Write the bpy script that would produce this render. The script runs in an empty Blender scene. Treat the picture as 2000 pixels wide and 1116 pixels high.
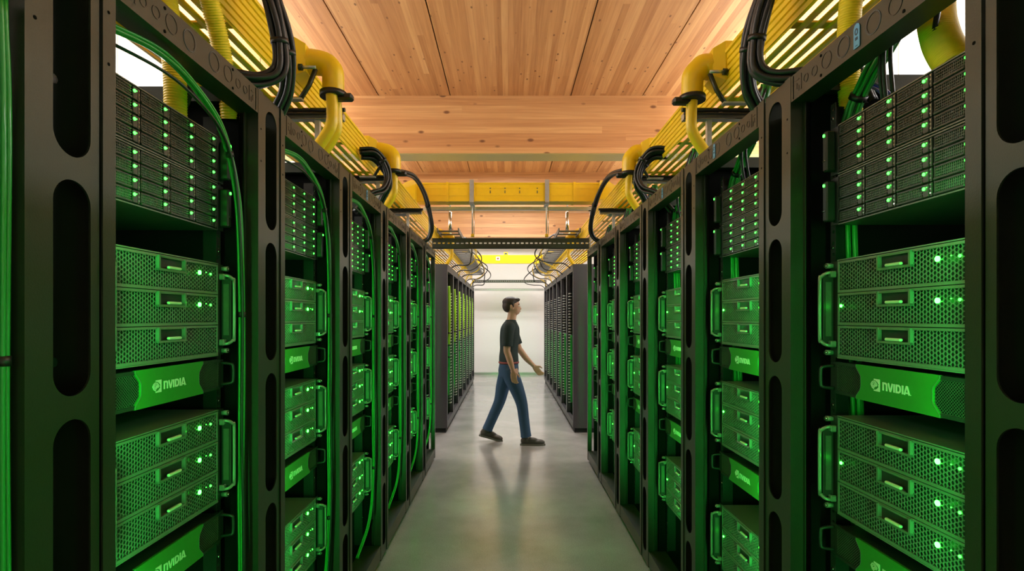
import bpy, math, random
from mathutils import Vector, Matrix
R = math.radians
C = bpy.context.scene.collection
rnd = random.Random(7)
F = 1053.0

# ---------------------------------------------------------------- materials
MATS = {}
def newmat(name):
    m = bpy.data.materials.new(name); m.use_nodes = True
    MATS[name] = m
    return m, m.node_tree.nodes, m.node_tree.links, m.node_tree.nodes['Principled BSDF']
def simple(name, col, rough=.5, metal=0.0, bump=0.0, bscale=60, var=0.0, spec=None, coat=0.0, trans=0.0):
    m, n, l, b = newmat(name)
    b.inputs['Base Color'].default_value = (*col, 1)
    b.inputs['Roughness'].default_value = rough
    b.inputs['Metallic'].default_value = metal
    if spec is not None: b.inputs['Specular IOR Level'].default_value = spec
    if coat: b.inputs['Coat Weight'].default_value = coat
    if trans: b.inputs['Transmission Weight'].default_value = trans
    tc = n.new('ShaderNodeTexCoord'); nz = n.new('ShaderNodeTexNoise'); nz.inputs['Scale'].default_value = bscale
    nz.inputs['Detail'].default_value = 4
    l.new(tc.outputs['Object'], nz.inputs['Vector'])
    if var:
        mx = n.new('ShaderNodeMix'); mx.data_type = 'RGBA'
        mx.inputs['A'].default_value = tuple(c*(1-var) for c in col)+(1,)
        mx.inputs['B'].default_value = tuple(min(1, c*(1+var)) for c in col)+(1,)
        l.new(nz.outputs['Fac'], mx.inputs['Factor']); l.new(mx.outputs['Result'], b.inputs['Base Color'])
    if bump:
        bp = n.new('ShaderNodeBump'); bp.inputs['Strength'].default_value = bump; bp.inputs['Distance'].default_value = .002
        l.new(nz.outputs['Fac'], bp.inputs['Height']); l.new(bp.outputs['Normal'], b.inputs['Normal'])
    return m
def emit(name, col, strength):
    m, n, l, b = newmat(name)
    b.inputs['Base Color'].default_value = (*col, 1)
    b.inputs['Emission Color'].default_value = (*col, 1)
    b.inputs['Emission Strength'].default_value = strength
    return m
simple('rack_metal', (.024, .031, .016), .40, .15, .15, 400, .12)
simple('rack_inner', (.010, .010, .010), .6, .0, var=.1, spec=.2)
simple('black_void', (.004, .004, .004), .9, spec=.1)  # near-black; also puts the darkness of holes and hollows into colour
simple('server_steel', (.23, .25, .22), .36, .55, .1, 300, .1)
simple('server_dark', (.03, .032, .03), .35, .4, var=.15)
simple('drive_frame', (.032, .036, .028), .35, .5, var=.15)
simple('drive_grille', (.10, .11, .09), .38, .5, var=.15)
simple('clear_latch', (.2, .22, .19), .15, .3, coat=.6)
simple('bezel_green', (.025, .19, .022), .42, .05, var=.06)
simple('logo_silver', (.62, .66, .55), .4, .1)
simple('blue_glint', (.05, .09, .12), .3, .3)  # bluish reflection on the knock-out rings, put into their colour
simple('chrome', (.6, .6, .58), .18, 1.0)
simple('galvanised', (.5, .52, .5), .38, .8, .1, 80, .15)
simple('ladder_steel', (.13, .135, .13), .4, .6, var=.2)
simple('cable_black', (.009, .009, .010), .42, 0, .2, 200, coat=.08)
simple('cable_green', (.02, .30, .04), .35, 0, coat=.3)
simple('cable_lime', (.38, .75, .03), .4, 0, coat=.2)
simple('cable_blue', (.03, .06, .5), .4)
simple('yellow_plastic', (.95, .62, .008), .36, 0, .05, 30, .05, coat=.15)
simple('yellow_hose', (.93, .64, .012), .42, 0)
simple('blue_label', (.12, .38, .75), .5)
simple('label_dark', (.02, .05, .12), .6)
simple('white_label', (.75, .75, .73), .6)
simple('wall_paint', (.82, .81, .79), .6, 0, .05, 20, .02)
simple('cabinet_paint', (.055, .052, .058), .42, .2, .05, 90, .1)
simple('rung_ivory', (.55, .57, .48), .45)
simple('skin', (.56, .33, .22), .55, 0, .1, 120, .08)
simple('hair', (.025, .016, .012), .6, 0, .8, 150, .3)
simple('shirt', (.018, .035, .037), .85, 0, .3, 180, .2)
simple('denim', (.035, .085, .17), .9, 0, .5, 220, .3)
simple('belt', (.25, .05, .05), .6)
simple('shoe', (.06, .052, .042), .6, 0, .3, 90, .2)
simple('sole', (.15, .14, .12), .7)
simple('eye_white', (.8, .8, .78), .3)
simple('eye_iris', (.04, .025, .015), .3)
simple('lip', (.45, .2, .17), .5)
emit('led', (.03, 1.0, .035), 24)
emit('led_small', (.03, 1.0, .035), 12)
emit('led_amber', (1.0, .62, .5), 5)
emit('port_light', (.12, 1.0, .2), 3)

def math_node(n, op, a=None, b=None):
    k = n.new('ShaderNodeMath'); k.operation = op
    for i, v in enumerate((a, b)):
        if isinstance(v, (int, float)): k.inputs[i].default_value = v
    return k
def wood(name, board_axis, grain_axis, bw, cols, knot=.9, seed=0.0, kf=7.5, kr0=.07):
    m, n, l, b = newmat(name)
    tc = n.new('ShaderNodeTexCoord'); sp = n.new('ShaderNodeSeparateXYZ'); l.new(tc.outputs['Object'], sp.inputs[0])
    dv = math_node(n, 'DIVIDE', None, bw); l.new(sp.outputs[board_axis], dv.inputs[0])
    fl = math_node(n, 'FLOOR'); l.new(dv.outputs[0], fl.inputs[0])
    # boards are finger-jointed: a length cell, staggered board by board
    w1 = n.new('ShaderNodeTexWhiteNoise'); w1.noise_dimensions = '1D'; l.new(fl.outputs[0], w1.inputs['W'])
    mu = math_node(n, 'MULTIPLY', None, 3.1); l.new(w1.outputs['Value'], mu.inputs[0])
    gd = math_node(n, 'DIVIDE', None, 7.0); l.new(sp.outputs[grain_axis], gd.inputs[0])
    ad = math_node(n, 'ADD'); l.new(gd.outputs[0], ad.inputs[0]); l.new(mu.outputs[0], ad.inputs[1])
    fl2 = math_node(n, 'FLOOR'); l.new(ad.outputs[0], fl2.inputs[0])
    cb = n.new('ShaderNodeCombineXYZ'); l.new(fl.outputs[0], cb.inputs[0]); l.new(fl2.outputs[0], cb.inputs[1]); cb.inputs[2].default_value = seed
    w2 = n.new('ShaderNodeTexWhiteNoise'); l.new(cb.outputs[0], w2.inputs['Vector'])
    # grain coordinates: squeezed along the grain, shifted per board
    sc = n.new('ShaderNodeVectorMath'); sc.operation = 'MULTIPLY'
    s = [34, 34, 34]; s['XYZ'.index(grain_axis)] = 1.3
    sc.inputs[1].default_value = s; l.new(tc.outputs['Object'], sc.inputs[0])
    sh = n.new('ShaderNodeVectorMath'); sh.operation = 'ADD'; l.new(sc.outputs[0], sh.inputs[0])
    ws = n.new('ShaderNodeVectorMath'); ws.operation = 'SCALE'; ws.inputs['Scale'].default_value = 30; l.new(w2.outputs['Color'], ws.inputs[0]); l.new(ws.outputs[0], sh.inputs[1])
    nz = n.new('ShaderNodeTexNoise'); nz.inputs['Scale'].default_value = 1.0; nz.inputs['Detail'].default_value = 5; nz.inputs['Distortion'].default_value = .6
    l.new(sh.outputs[0], nz.inputs['Vector'])
    ramp = n.new('ShaderNodeValToRGB'); e = ramp.color_ramp.elements
    e[0].position = 0; e[0].color = (*cols[0], 1); e[1].position = 1; e[1].color = (*cols[2], 1)
    e.new(.5).color = (*cols[1], 1)
    mxv = math_node(n, 'MULTIPLY', None, .5); l.new(w2.outputs['Value'], mxv.inputs[0])
    nm = math_node(n, 'MULTIPLY', None, .8); l.new(nz.outputs['Fac'], nm.inputs[0])
    sm = math_node(n, 'ADD'); l.new(mxv.outputs[0], sm.inputs[0]); l.new(nm.outputs[0], sm.inputs[1])
    sb = math_node(n, 'SUBTRACT', None, .12); l.new(sm.outputs[0], sb.inputs[0]); l.new(sb.outputs[0], ramp.inputs['Fac'])
    # knots
    ks = n.new('ShaderNodeVectorMath'); ks.operation = 'MULTIPLY'
    k = [kf, kf, kf]; k['XYZ'.index(grain_axis)] = kf*.5
    ks.inputs[1].default_value = k; l.new(tc.outputs['Object'], ks.inputs[0])
    vo = n.new('ShaderNodeTexVoronoi'); vo.inputs['Scale'].default_value = 1.0; l.new(ks.outputs[0], vo.inputs['Vector'])
    ssp = n.new('ShaderNodeSeparateColor'); l.new(vo.outputs['Color'], ssp.inputs[0])
    gt = math_node(n, 'GREATER_THAN', None, .42); l.new(ssp.outputs[0], gt.inputs[0])
    kr = n.new('ShaderNodeMapRange'); kr.inputs['From Min'].default_value = kr0; kr.inputs['From Max'].default_value = kr0*1.9
    kr.inputs['To Min'].default_value = knot; kr.inputs['To Max'].default_value = 0
    l.new(vo.outputs['Distance'], kr.inputs['Value'])
    km = math_node(n, 'MULTIPLY'); l.new(kr.outputs[0], km.inputs[0]); l.new(gt.outputs[0], km.inputs[1])
    mk = n.new('ShaderNodeMix'); mk.data_type = 'RGBA'; mk.inputs['B'].default_value = (.13, .045, .018, 1)
    l.new(km.outputs[0], mk.inputs['Factor']); l.new(ramp.outputs['Color'], mk.inputs['A'])
    # fine joints between boards
    fr = math_node(n, 'FRACT'); l.new(dv.outputs[0], fr.inputs[0])
    lt = math_node(n, 'LESS_THAN', None, .03); l.new(fr.outputs[0], lt.inputs[0])
    lm = math_node(n, 'MULTIPLY', None, .35); l.new(lt.outputs[0], lm.inputs[0])
    mj = n.new('ShaderNodeMix'); mj.data_type = 'RGBA'; mj.inputs['B'].default_value = (.12, .05, .02, 1)
    l.new(lm.outputs[0], mj.inputs['Factor']); l.new(mk.outputs['Result'], mj.inputs['A'])
    l.new(mj.outputs['Result'], b.inputs['Base Color'])
    b.inputs['Roughness'].default_value = .48
    bp = n.new('ShaderNodeBump'); bp.inputs['Strength'].default_value = .15; bp.inputs['Distance'].default_value = .002
    l.new(nz.outputs['Fac'], bp.inputs['Height']); l.new(bp.outputs['Normal'], b.inputs['Normal'])
    return m
WC = [(.30, .115, .036), (.53, .26, .10), (.72, .42, .18)]
wood('ceiling_wood', 'X', 'Y', .062, WC, .8, 1.0, 13.0, .085)
wood('beam_wood', 'Z', 'X', .085, WC, .85, 5.0, 6.5, .085)

def floor_mat():
    m, n, l, b = newmat('polished_concrete')
    tc = n.new('ShaderNodeTexCoord')
    n1 = n.new('ShaderNodeTexNoise'); n1.inputs['Scale'].default_value = 1.6; n1.inputs['Detail'].default_value = 8; n1.inputs['Roughness'].default_value = .62
    n2 = n.new('ShaderNodeTexNoise'); n2.inputs['Scale'].default_value = 160; n2.inputs['Detail'].default_value = 2
    for k in (n1, n2): l.new(tc.outputs['Object'], k.inputs['Vector'])
    rp = n.new('ShaderNodeValToRGB'); rp.color_ramp.elements[0].position = .3; rp.color_ramp.elements[1].position = .7
    rp.color_ramp.elements[0].color = (.31, .305, .285, 1); rp.color_ramp.elements[1].color = (.48, .47, .445, 1)
    l.new(n1.outputs['Fac'], rp.inputs['Fac'])
    r2 = n.new('ShaderNodeValToRGB'); r2.color_ramp.elements[0].position = .3; r2.color_ramp.elements[1].position = .62
    r2.color_ramp.elements[0].color = (.7, .7, .7, 1); r2.color_ramp.elements[1].color = (1, 1, 1, 1)
    l.new(n2.outputs['Fac'], r2.inputs['Fac'])
    mx = n.new('ShaderNodeMix'); mx.data_type = 'RGBA'; mx.blend_type = 'MULTIPLY'; mx.inputs['Factor'].default_value = 1
    l.new(rp.outputs['Color'], mx.inputs['A']); l.new(r2.outputs['Color'], mx.inputs['B']); l.new(mx.outputs['Result'], b.inputs['Base Color'])
    mr = n.new('ShaderNodeMapRange'); mr.inputs['To Min'].default_value = .13; mr.inputs['To Max'].default_value = .27
    l.new(n1.outputs['Fac'], mr.inputs['Value']); l.new(mr.outputs[0], b.inputs['Roughness'])
    b.inputs['Specular IOR Level'].default_value = .75; b.inputs['Coat Weight'].default_value = .35; b.inputs['Coat Roughness'].default_value = .14
    bp = n.new('ShaderNodeBump'); bp.inputs['Strength'].default_value = .12; bp.inputs['Distance'].default_value = .001
    l.new(n2.outputs['Fac'], bp.inputs['Height']); l.new(bp.outputs['Normal'], b.inputs['Normal'])
floor_mat()

# ---------------------------------------------------------------- mesh builder
class MB:
    def __init__(s): s.v = []; s.f = []; s.m = []; s.sm = []
    def face(s, idx, m, smooth=False): s.f.append(idx); s.m.append(m); s.sm.append(smooth)
    def add(s, vs, fs, m, smooth=False):
        o = len(s.v); s.v.extend(vs)
        for f in fs: s.face([i+o for i in f], m, smooth)
        return s
    def box(s, x0, x1, y0, y1, z0, z1, m):
        if x0 > x1: x0, x1 = x1, x0
        if y0 > y1: y0, y1 = y1, y0
        if z0 > z1: z0, z1 = z1, z0
        vs = [(x, y, z) for z in (z0, z1) for y in (y0, y1) for x in (x0, x1)]
        return s.add(vs, [(0, 2, 3, 1), (4, 5, 7, 6), (0, 1, 5, 4), (2, 6, 7, 3), (0, 4, 6, 2), (1, 3, 7, 5)], m)
    def cbox(s, x0, x1, y0, y1, z0, z1, c, m):
        # box with chamfered edges
        cx, cy, cz = (x0+x1)/2, (y0+y1)/2, (z0+z1)/2; hx, hy, hz = abs(x1-x0)/2, abs(y1-y0)/2, abs(z1-z0)/2
        c = min(c, hx*.9, hy*.9, hz*.9)
        vs = []; idx = {}
        for sx in (-1, 1):
            for sy in (-1, 1):
                for sz in (-1, 1):
                    for a, (dx, dy, dz) in enumerate(((0, c, c), (c, 0, c), (c, c, 0))):
                        idx[(sx, sy, sz, a)] = len(vs)
                        vs.append((cx+sx*(hx-dx), cy+sy*(hy-dy), cz+sz*(hz-dz)))
        fs = []
        def q(*k): fs.append([idx[i] for i in k])
        for g in (-1, 1):
            q((g, -1, -1, 0), (g, 1, -1, 0), (g, 1, 1, 0), (g, -1, 1, 0)) if g > 0 else q((g, -1, 1, 0), (g, 1, 1, 0), (g, 1, -1, 0), (g, -1, -1, 0))
            q((-1, g, 1, 1), (1, g, 1, 1), (1, g, -1, 1), (-1, g, -1, 1)) if g > 0 else q((-1, g, -1, 1), (1, g, -1, 1), (1, g, 1, 1), (-1, g, 1, 1))
            q((-1, -1, g, 2), (1, -1, g, 2), (1, 1, g, 2), (-1, 1, g, 2)) if g > 0 else q((-1, 1, g, 2), (1, 1, g, 2), (1, -1, g, 2), (-1, -1, g, 2))
        for a in (-1, 1):
            for b in (-1, 1):
                q((a, b, -1, 0), (a, b, 1, 0), (a, b, 1, 1), (a, b, -1, 1))
                q((a, -1, b, 0), (a, 1, b, 0), (a, 1, b, 2), (a, -1, b, 2))
                q((-1, a, b, 1), (1, a, b, 1), (1, a, b, 2), (-1, a, b, 2))
                for d in (-1, 1): pass
        for sx in (-1, 1):
            for sy in (-1, 1):
                for sz in (-1, 1): q((sx, sy, sz, 0), (sx, sy, sz, 1), (sx, sy, sz, 2))
        return s.add(vs, fs, m)
    def prism(s, pts, y0, y1, m, axis='y'):
        # polygon pts (a,b) extruded; axis y: (x,z) plane
        n = len(pts)
        def P(a, b, t): return {'y': (a, t, b), 'x': (t, a, b), 'z': (a, b, t)}[axis]
        vs = [P(a, b, y0) for a, b in pts]+[P(a, b, y1) for a, b in pts]
        fs = [list(range(n)), list(range(2*n-1, n-1, -1))]+[[i, i+n, (i+1) % n+n, (i+1) % n] for i in range(n)]
        return s.add(vs, fs, m)
    def ring(s, outer, inner, y0, y1, m):
        # frame between two same-length loops in the x-z plane, thickness y0..y1
        n = len(outer)
        vs = [(a, y0, b) for a, b in outer]+[(a, y0, b) for a, b in inner]+[(a, y1, b) for a, b in outer]+[(a, y1, b) for a, b in inner]
        fs = []
        for i in range(n):
            j = (i+1) % n
            fs += [[i, j, n+j, n+i], [2*n+j, 2*n+i, 3*n+i, 3*n+j], [n+i, n+j, 3*n+j, 3*n+i], [j, i, 2*n+i, 2*n+j]]
        return s.add(vs, fs, m)
    def slotcell(s, x0, x1, z0, z1, w, h, y0, y1, m, k=7):
        # rectangular cell of a plate with a stadium slot w x h in its middle
        cx, cz = (x0+x1)/2, (z0+z1)/2; r = min(w, h)/2
        inner = []
        cs = [(cx+w/2-r, cz+h/2-r, 0), (cx-w/2+r, cz+h/2-r, 90), (cx-w/2+r, cz-h/2+r, 180), (cx+w/2-r, cz-h/2+r, 270)]
        outer = []
        cor = [(x1, z1), (x0, z1), (x0, z0), (x1, z0)]
        for (a, b, t), (ox, oz) in zip(cs, cor):
            for i in range(k):
                ang = R(t+90*i/(k-1)); inner.append((a+r*math.cos(ang), b+r*math.sin(ang)))
                # walk along the rectangle from side through corner to side
                f = i/(k-1)
                st = {0: (x1, b), 90: (a, z1), 180: (x0, b), 270: (a, z0)}[t]
                en = {0: (a, z1), 90: (x0, b), 180: (a, z0), 270: (x1, b)}[t]
                if f <= .5: p = (st[0]+(ox-st[0])*f*2, st[1]+(oz-st[1])*f*2)
                else: p = (ox+(en[0]-ox)*(f*2-1), oz+(en[1]-oz)*(f*2-1))
                outer.append(p)
        return s.ring(outer, inner, y0, y1, m)
    def cyl(s, p0, p1, r, m, n=12, r2=None, smooth=True):
        p0, p1 = Vector(p0), Vector(p1); d = (p1-p0).normalized()
        a = d.orthogonal().normalized(); b = d.cross(a); r2 = r if r2 is None else r2
        vs = []
        for p, q in ((p0, r), (p1, r2)):
            for i in range(n):
                t = 2*math.pi*i/n; vs.append(tuple(p+a*math.cos(t)*q+b*math.sin(t)*q))
        o = len(s.v); s.v.extend(vs)
        for i in range(n): s.face([o+i, o+(i+1) % n, o+n+(i+1) % n, o+n+i], m, smooth)
        s.face([o+i for i in range(n-1, -1, -1)], m); s.face([o+n+i for i in range(n)], m)
        return s
    def tube(s, pts, r, m, n=10, rad=None, flat=None):
        pts = [Vector(p) for p in pts]; N = len(pts)
        t0 = (pts[1]-pts[0]).normalized(); a = t0.orthogonal().normalized()
        o = len(s.v)
        for i, p in enumerate(pts):
            t = (pts[min(i+1, N-1)]-pts[max(i-1, 0)]).normalized()
            a = (a-t*a.dot(t)).normalized(); b = t.cross(a)
            q = rad(i) if rad else r
            for k in range(n):
                g = 2*math.pi*k/n; s.v.append(tuple(p+a*math.cos(g)*q+b*math.sin(g)*q))
        for i in range(N-1):
            for k in range(n):
                s.face([o+i*n+k, o+i*n+(k+1) % n, o+(i+1)*n+(k+1) % n, o+(i+1)*n+k], m, True)
        s.face([o+k for k in range(n-1, -1, -1)], m); s.face([o+(N-1)*n+k for k in range(n)], m)
        return s
    def mesh(s, name):
        me = bpy.data.meshes.new(name); me.from_pydata(s.v, [], s.f)
        ms = []
        for m in s.m:
            if m not in ms: ms.append(m)
        for m in ms: me.materials.append(MATS[m])
        ix = {m: i for i, m in enumerate(ms)}
        me.polygons.foreach_set('material_index', [ix[m] for m in s.m])
        me.polygons.foreach_set('use_smooth', s.sm)
        me.update(); return me
def spline(pts, seg=8):
    pts = [Vector(p) for p in pts]; out = []
    P = [pts[0]*2-pts[1]]+pts+[pts[-1]*2-pts[-2]]
    for i in range(1, len(P)-2):
        for k in range(seg):
            t = k/seg; a, b, c, d = P[i-1], P[i], P[i+1], P[i+2]
            out.append(.5*((2*b)+(c-a)*t+(2*a-5*b+4*c-d)*t*t+(3*b-a-3*c+d)*t**3))
    out.append(pts[-1]); return out

def props(o, label=None, cat=None, group=None, kind=None):
    if label: o['label'] = label
    if cat: o['category'] = cat
    if group: o['group'] = group
    if kind: o['kind'] = kind
    return o
def obj(name, me, parent=None, label=None):
    if isinstance(me, MB): me = me.mesh(name)
    o = bpy.data.objects.new(name, me); C.objects.link(o)
    if parent is not None: o.parent = parent
    if label: o['label'] = label
    return o
def empty(name, loc, rz, label, cat, group=None):
    o = bpy.data.objects.new(name, None); C.objects.link(o); o.empty_display_size = .05
    o.location = loc; o.rotation_euler = (0, 0, rz)
    return props(o, label, cat, group)
def struct(name, mb): return props(obj(name, mb), kind='structure')
def stamp(tmpl, root):
    # tmpl: list of (name, mesh, parent index or None, offset, label)
    made = []
    for name, me, pi, off, lab in tmpl:
        o = obj(name, me, root if pi is None else made[pi], lab)
        if off: o.location = off
        made.append(o)
    return made

# ---------------------------------------------------------------- room
HC, BB = 4.2, 3.5
YW = 14.2
mb = MB(); mb.box(-3.4, 3.4, -1.6, YW, -.06, 0, 'polished_concrete'); struct('floor', mb)
mb = MB(); mb.box(-3.6, 3.6, YW, YW+.12, 0, HC+.3, 'wall_paint'); struct('wall_far', mb)
mb = MB(); mb.box(-3.6, 3.6, -1.72, -1.6, 0, HC+.3, 'wall_paint'); struct('wall_near', mb)
for nm, s in (('left', -1), ('right', 1)):
    mb = MB(); mb.box(s*3.4, s*3.55, -1.6, YW, 0, HC+.3, 'wall_paint')
    for k in range(16): mb.box(s*3.392, s*3.4, -1.2+k*.98, -1.19+k*.98, 0, HC, 'galvanised')
    struct('wall_'+nm, mb)
mb = MB(); mb.box(-3.4, 3.4, YW-.012, YW, 0, .06, 'galvanised'); struct('baseboard_far', mb)
mb = MB(); mb.box(-3.4, 3.4, -1.6, YW, HC+.06, HC+.2, 'black_void')
seams = [-3.4, -3.03, -1.57, -.70, .765, 1.636, 3.1, 3.4]
for a, b in zip(seams, seams[1:]): mb.box(a+.006, b-.006, -1.6, YW, HC, HC+.055, 'ceiling_wood')
struct('ceiling', mb)
for y0, y1 in ((-.35, -.05), (3.1-3.45*0-2.99+6.44, 6.84), (10.0, 10.29), (13.35, 13.6)):
    if y0 < 0: continue
    mb = MB(); mb.box(-3.4, 3.4, y0, y1, BB, HC, 'beam_wood'); struct('ceiling_beam', mb)

simple('olive_tone', (.32, .29, .10), .5)
mb = MB(); mb.box(-3.4, 3.4, 6.55, 6.84, BB-.012, BB-.001, 'olive_tone'); struct('trim_1', mb)  # thin olive strip along the underside of the first beam

# ---------------------------------------------------------------- rack frame
XL, XR = -.775, .835
PITCH, OW, LIP, PLATE = .805, .605, .0375, .125
H = 2.21
def rack_template(s, led=True):
    # local: u = x (viewer's right), v = y (into the rack), z up; s = side (u sign) on which the slotted post stands
    T = []; D = 1.05; hw = OW/2
    def B(mb, a, b, *r): mb.box(min(s*a, s*b), max(s*a, s*b), *r)
    # slotted post
    p = MB(); a, b = hw+LIP, hw+LIP+PLATE
    z0 = .0; tops = .062
    zs = [.06+i*.4265 for i in range(5)]
    x0, x1 = min(s*a, s*b), max(s*a, s*b)
    p.box(x0, x1, 0, .004, .02, zs[0], 'rack_metal')
    for z in zs: p.slotcell(x0, x1, z, z+.4265, .083, .385, 0, .004, 'rack_metal', 9)
    p.box(x0, x1, 0, .004, zs[-1]+.4265, H, 'rack_metal')
    B(p, a, a+.003, .004, .09, .02, H, 'rack_metal'); B(p, b-.003, b, .004, .09, .02, H, 'rack_metal')
    p.box(x0, x1, .0, .09, H-.004, H, 'rack_metal')
    T.append(('slotted_post', p.mesh('slotted_post'), None, None, None))
    sc = MB()
    for z in (1.93, 1.42, .62, .2):
        sc.cyl((s*(a+.055), .05, z), (s*(a+.055), .085, z), .006, 'chrome', 8); sc.cyl((s*(a+.055), .04, z), (s*(a+.055), .05, z), .009, 'chrome', 8)
    sc.box(x0+.004, x1-.004, .085, .09, .05, H-.05, 'black_void')  # black sheet stands in for the dark hollow behind the slots
    T.append(('post_screws', sc.mesh('post_screws'), 0, None, None))
    # lips either side of the opening (channels with a return)
    for q in (1, -1):
        p = MB(); e0, e1 = hw*q*s, (hw+LIP)*q*s
        lo, hi = min(e0, e1), max(e0, e1)
        g = .004
        p.box(lo+(g if (q*s > 0) == False else 0), hi-(g if q*s > 0 else 0), -.004, 0.0, .02, H, 'rack_metal')
        p.box(min(e0, e0+.003*q*s), max(e0, e0+.003*q*s), 0, .036, .02, H, 'rack_metal')
        if q < 0: p.box(min(e0-.010*q*s, e0+.003*q*s), max(e0-.010*q*s, e0+.003*q*s), .033, .036, .12, H-.075, 'rack_metal')
        for z in (2.09, 1.99): p.cyl(((lo+hi)/2, -.0045, z), ((lo+hi)/2, -.0035, z), .0035, 'black_void', 8)
        T.append(('front_post', p.mesh('front_post'), None, None, None))
    # top beam with knock-outs
    p = MB(); z0, z1 = H-.077, H-.002
    p.box(-hw, hw, -.003, .003, z0, z1, 'rack_metal'); p.box(-hw, hw, .003, .06, z0, z0+.003, 'rack_metal'); p.box(-hw, hw, .003, .06, z1-.003, z1, 'rack_metal')
    zc = (z0+z1)/2
    def ko(x, z, r, mat='server_dark', sq=1.0):
        o = [(x+r*math.cos(t), z+sq*r*math.sin(t)) for t in [2*math.pi*i/20 for i in range(20)]]
        i_ = [(x+(r-.0022)*math.cos(t), z+sq*(r-.0022)*math.sin(t)) for t in [2*math.pi*i/20 for i in range(20)]]
        p.ring(o, i_, -.0042, -.003, mat)
    for g in (-1, 1):
        ko(g*.055, zc+.002, .026, 'blue_glint'); ko(g*.055, zc+.002, .0232)
        ko(g*.125, zc+.003, .022, 'server_dark'); ko(g*.18, zc, .014); ko(g*.222, zc, .012)
        for dz in (.026, -.026):
            p.cyl((g*.15, -.0045, zc+dz), (g*.15, -.003, zc+dz), .004, 'black_void', 8)
        p.box(g*.245, g*.249, -.0042, -.003, zc-.02, zc+.024, 'server_dark'); p.box(g*.258, g*.272, -.0042, -.003, zc+.012, zc+.015, 'server_dark')
        p.box(g*.258, g*.261, -.0042, -.003, zc-.02, zc-.005, 'server_dark'); p.box(g*.268, g*.271, -.0042, -.003, zc-.012, zc+.004, 'server_dark')
        p.box(g*.287, g*.289, -.0042, -.003, z0+.004, z1-.004, 'black_void')
    T.append(('top_beam', p.mesh('top_beam'), None, None, 'top beam stamped with round knock-outs'))
    # base rail and feet
    p = MB(); p.box(-hw, hw, -.002, .03, .03, .115, 'rack_metal'); p.box(-hw, hw, .03, .1, .10, .115, 'rack_metal')
    T.append(('base_rail', p.mesh('base_rail'), None, None, None))
    for a in (-1, 1):
        p = MB(); p.cyl((a*.30, .05, 0), (a*.30, .05, .012), .028, 'rack_inner', 12); p.cyl((a*.30, .05, .012), (a*.30, .05, .05), .01, 'chrome', 8)
        T.append(('levelling_foot', p.mesh('levelling_foot'), None, None, None))
    # side panels, back, floor pan
    for a in (-1, 1):
        p = MB(); xo = a*(hw+.006); p.box(xo, xo+a*.004, .06, D, .05, H-.03, 'black_void')
        p.box(xo-a*.03, xo+a*.02, .05, D, H-.05, H-.005, 'rack_metal')
        T.append(('side_panel', p.mesh('side_panel'), None, None, None))
    p = MB(); p.box(-hw, hw, D-.004, D, .05, H-.12, 'rack_inner'); p.box(-hw, hw, D-.04, D, H-.05, H-.005, 'rack_metal')
    T.append(('back_panel', p.mesh('back_panel'), None, None, None))
    p = MB(); p.box(-hw-.02, hw+.02, .05, D, .05, .06, 'rack_inner'); T.append(('floor_pan', p.mesh('floor_pan'), None, None, None))
    # mounting rails with rows of square holes
    for a in (-1, 1):
        p = MB(); xo = a*.252
        n = 62
        for i in range(n):
            z = .13+i*.0320
            p.slotcell(min(xo, xo+a*.022), max(xo, xo+a*.022), z, z+.0320, .010, .011, .098, .1, 'server_dark', 3)
        p.box(min(xo+a*.022, xo+a*.024), max(xo+a*.022, xo+a*.024), .098, .15, .13, 2.11, 'server_dark')
        for z in (.3, .78, 1.25, 1.32, 1.70, 2.07):
            p.cyl((xo+a*.011, .094, z), (xo+a*.011, .098, z), .0045, 'chrome', 8)
        T.append(('mounting_rail', p.mesh('mounting_rail'), None, None, None))
    # green light bar tucked behind the near post
    p = MB(); xs = s*(hw-.004)
    p.box(min(xs, xs-s*.006), max(xs, xs-s*.006), .004, .028, .20, 1.85, 'rack_inner')
    T.append(('light_bar', p.mesh('light_bar'), None, None, None))
    return T

# ---------------------------------------------------------------- devices (origin: centre of the opening, front plane, bottom)
SW = .44
def grid_hex(mb, x0, x1, z0, z1, r, y0, y1, mat, skip=None, fill=.80):
    # sheet of hexagonal holes (flat sides up and down)
    px, pz = 1.5*r, math.sqrt(3)*r
    nx = int((x1-x0)/px); nz = int((z1-z0)/pz)
    ox = x0+((x1-x0)-(nx-1)*px)/2; oz = z0+((z1-z0)-(nz-.5)*pz)/2+pz*.25
    for i in range(nx):
        for j in range(nz):
            cx = ox+i*px; cz = oz+j*pz+(pz/2 if i % 2 else 0)-pz*.25+pz*.25
            if cz > z1-pz*.4: continue
            if skip and skip[0] < cx < skip[1] and skip[2] < cz < skip[3]: continue
            o = [(cx+r*1.001*math.cos(R(60*k)), cz+r*1.001*math.sin(R(60*k))) for k in range(6)]
            q = [(cx+r*fill*math.cos(R(60*k)), cz+r*fill*math.sin(R(60*k))) for k in range(6)]
            mb.ring(o, q, y0, y1, mat)
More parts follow.
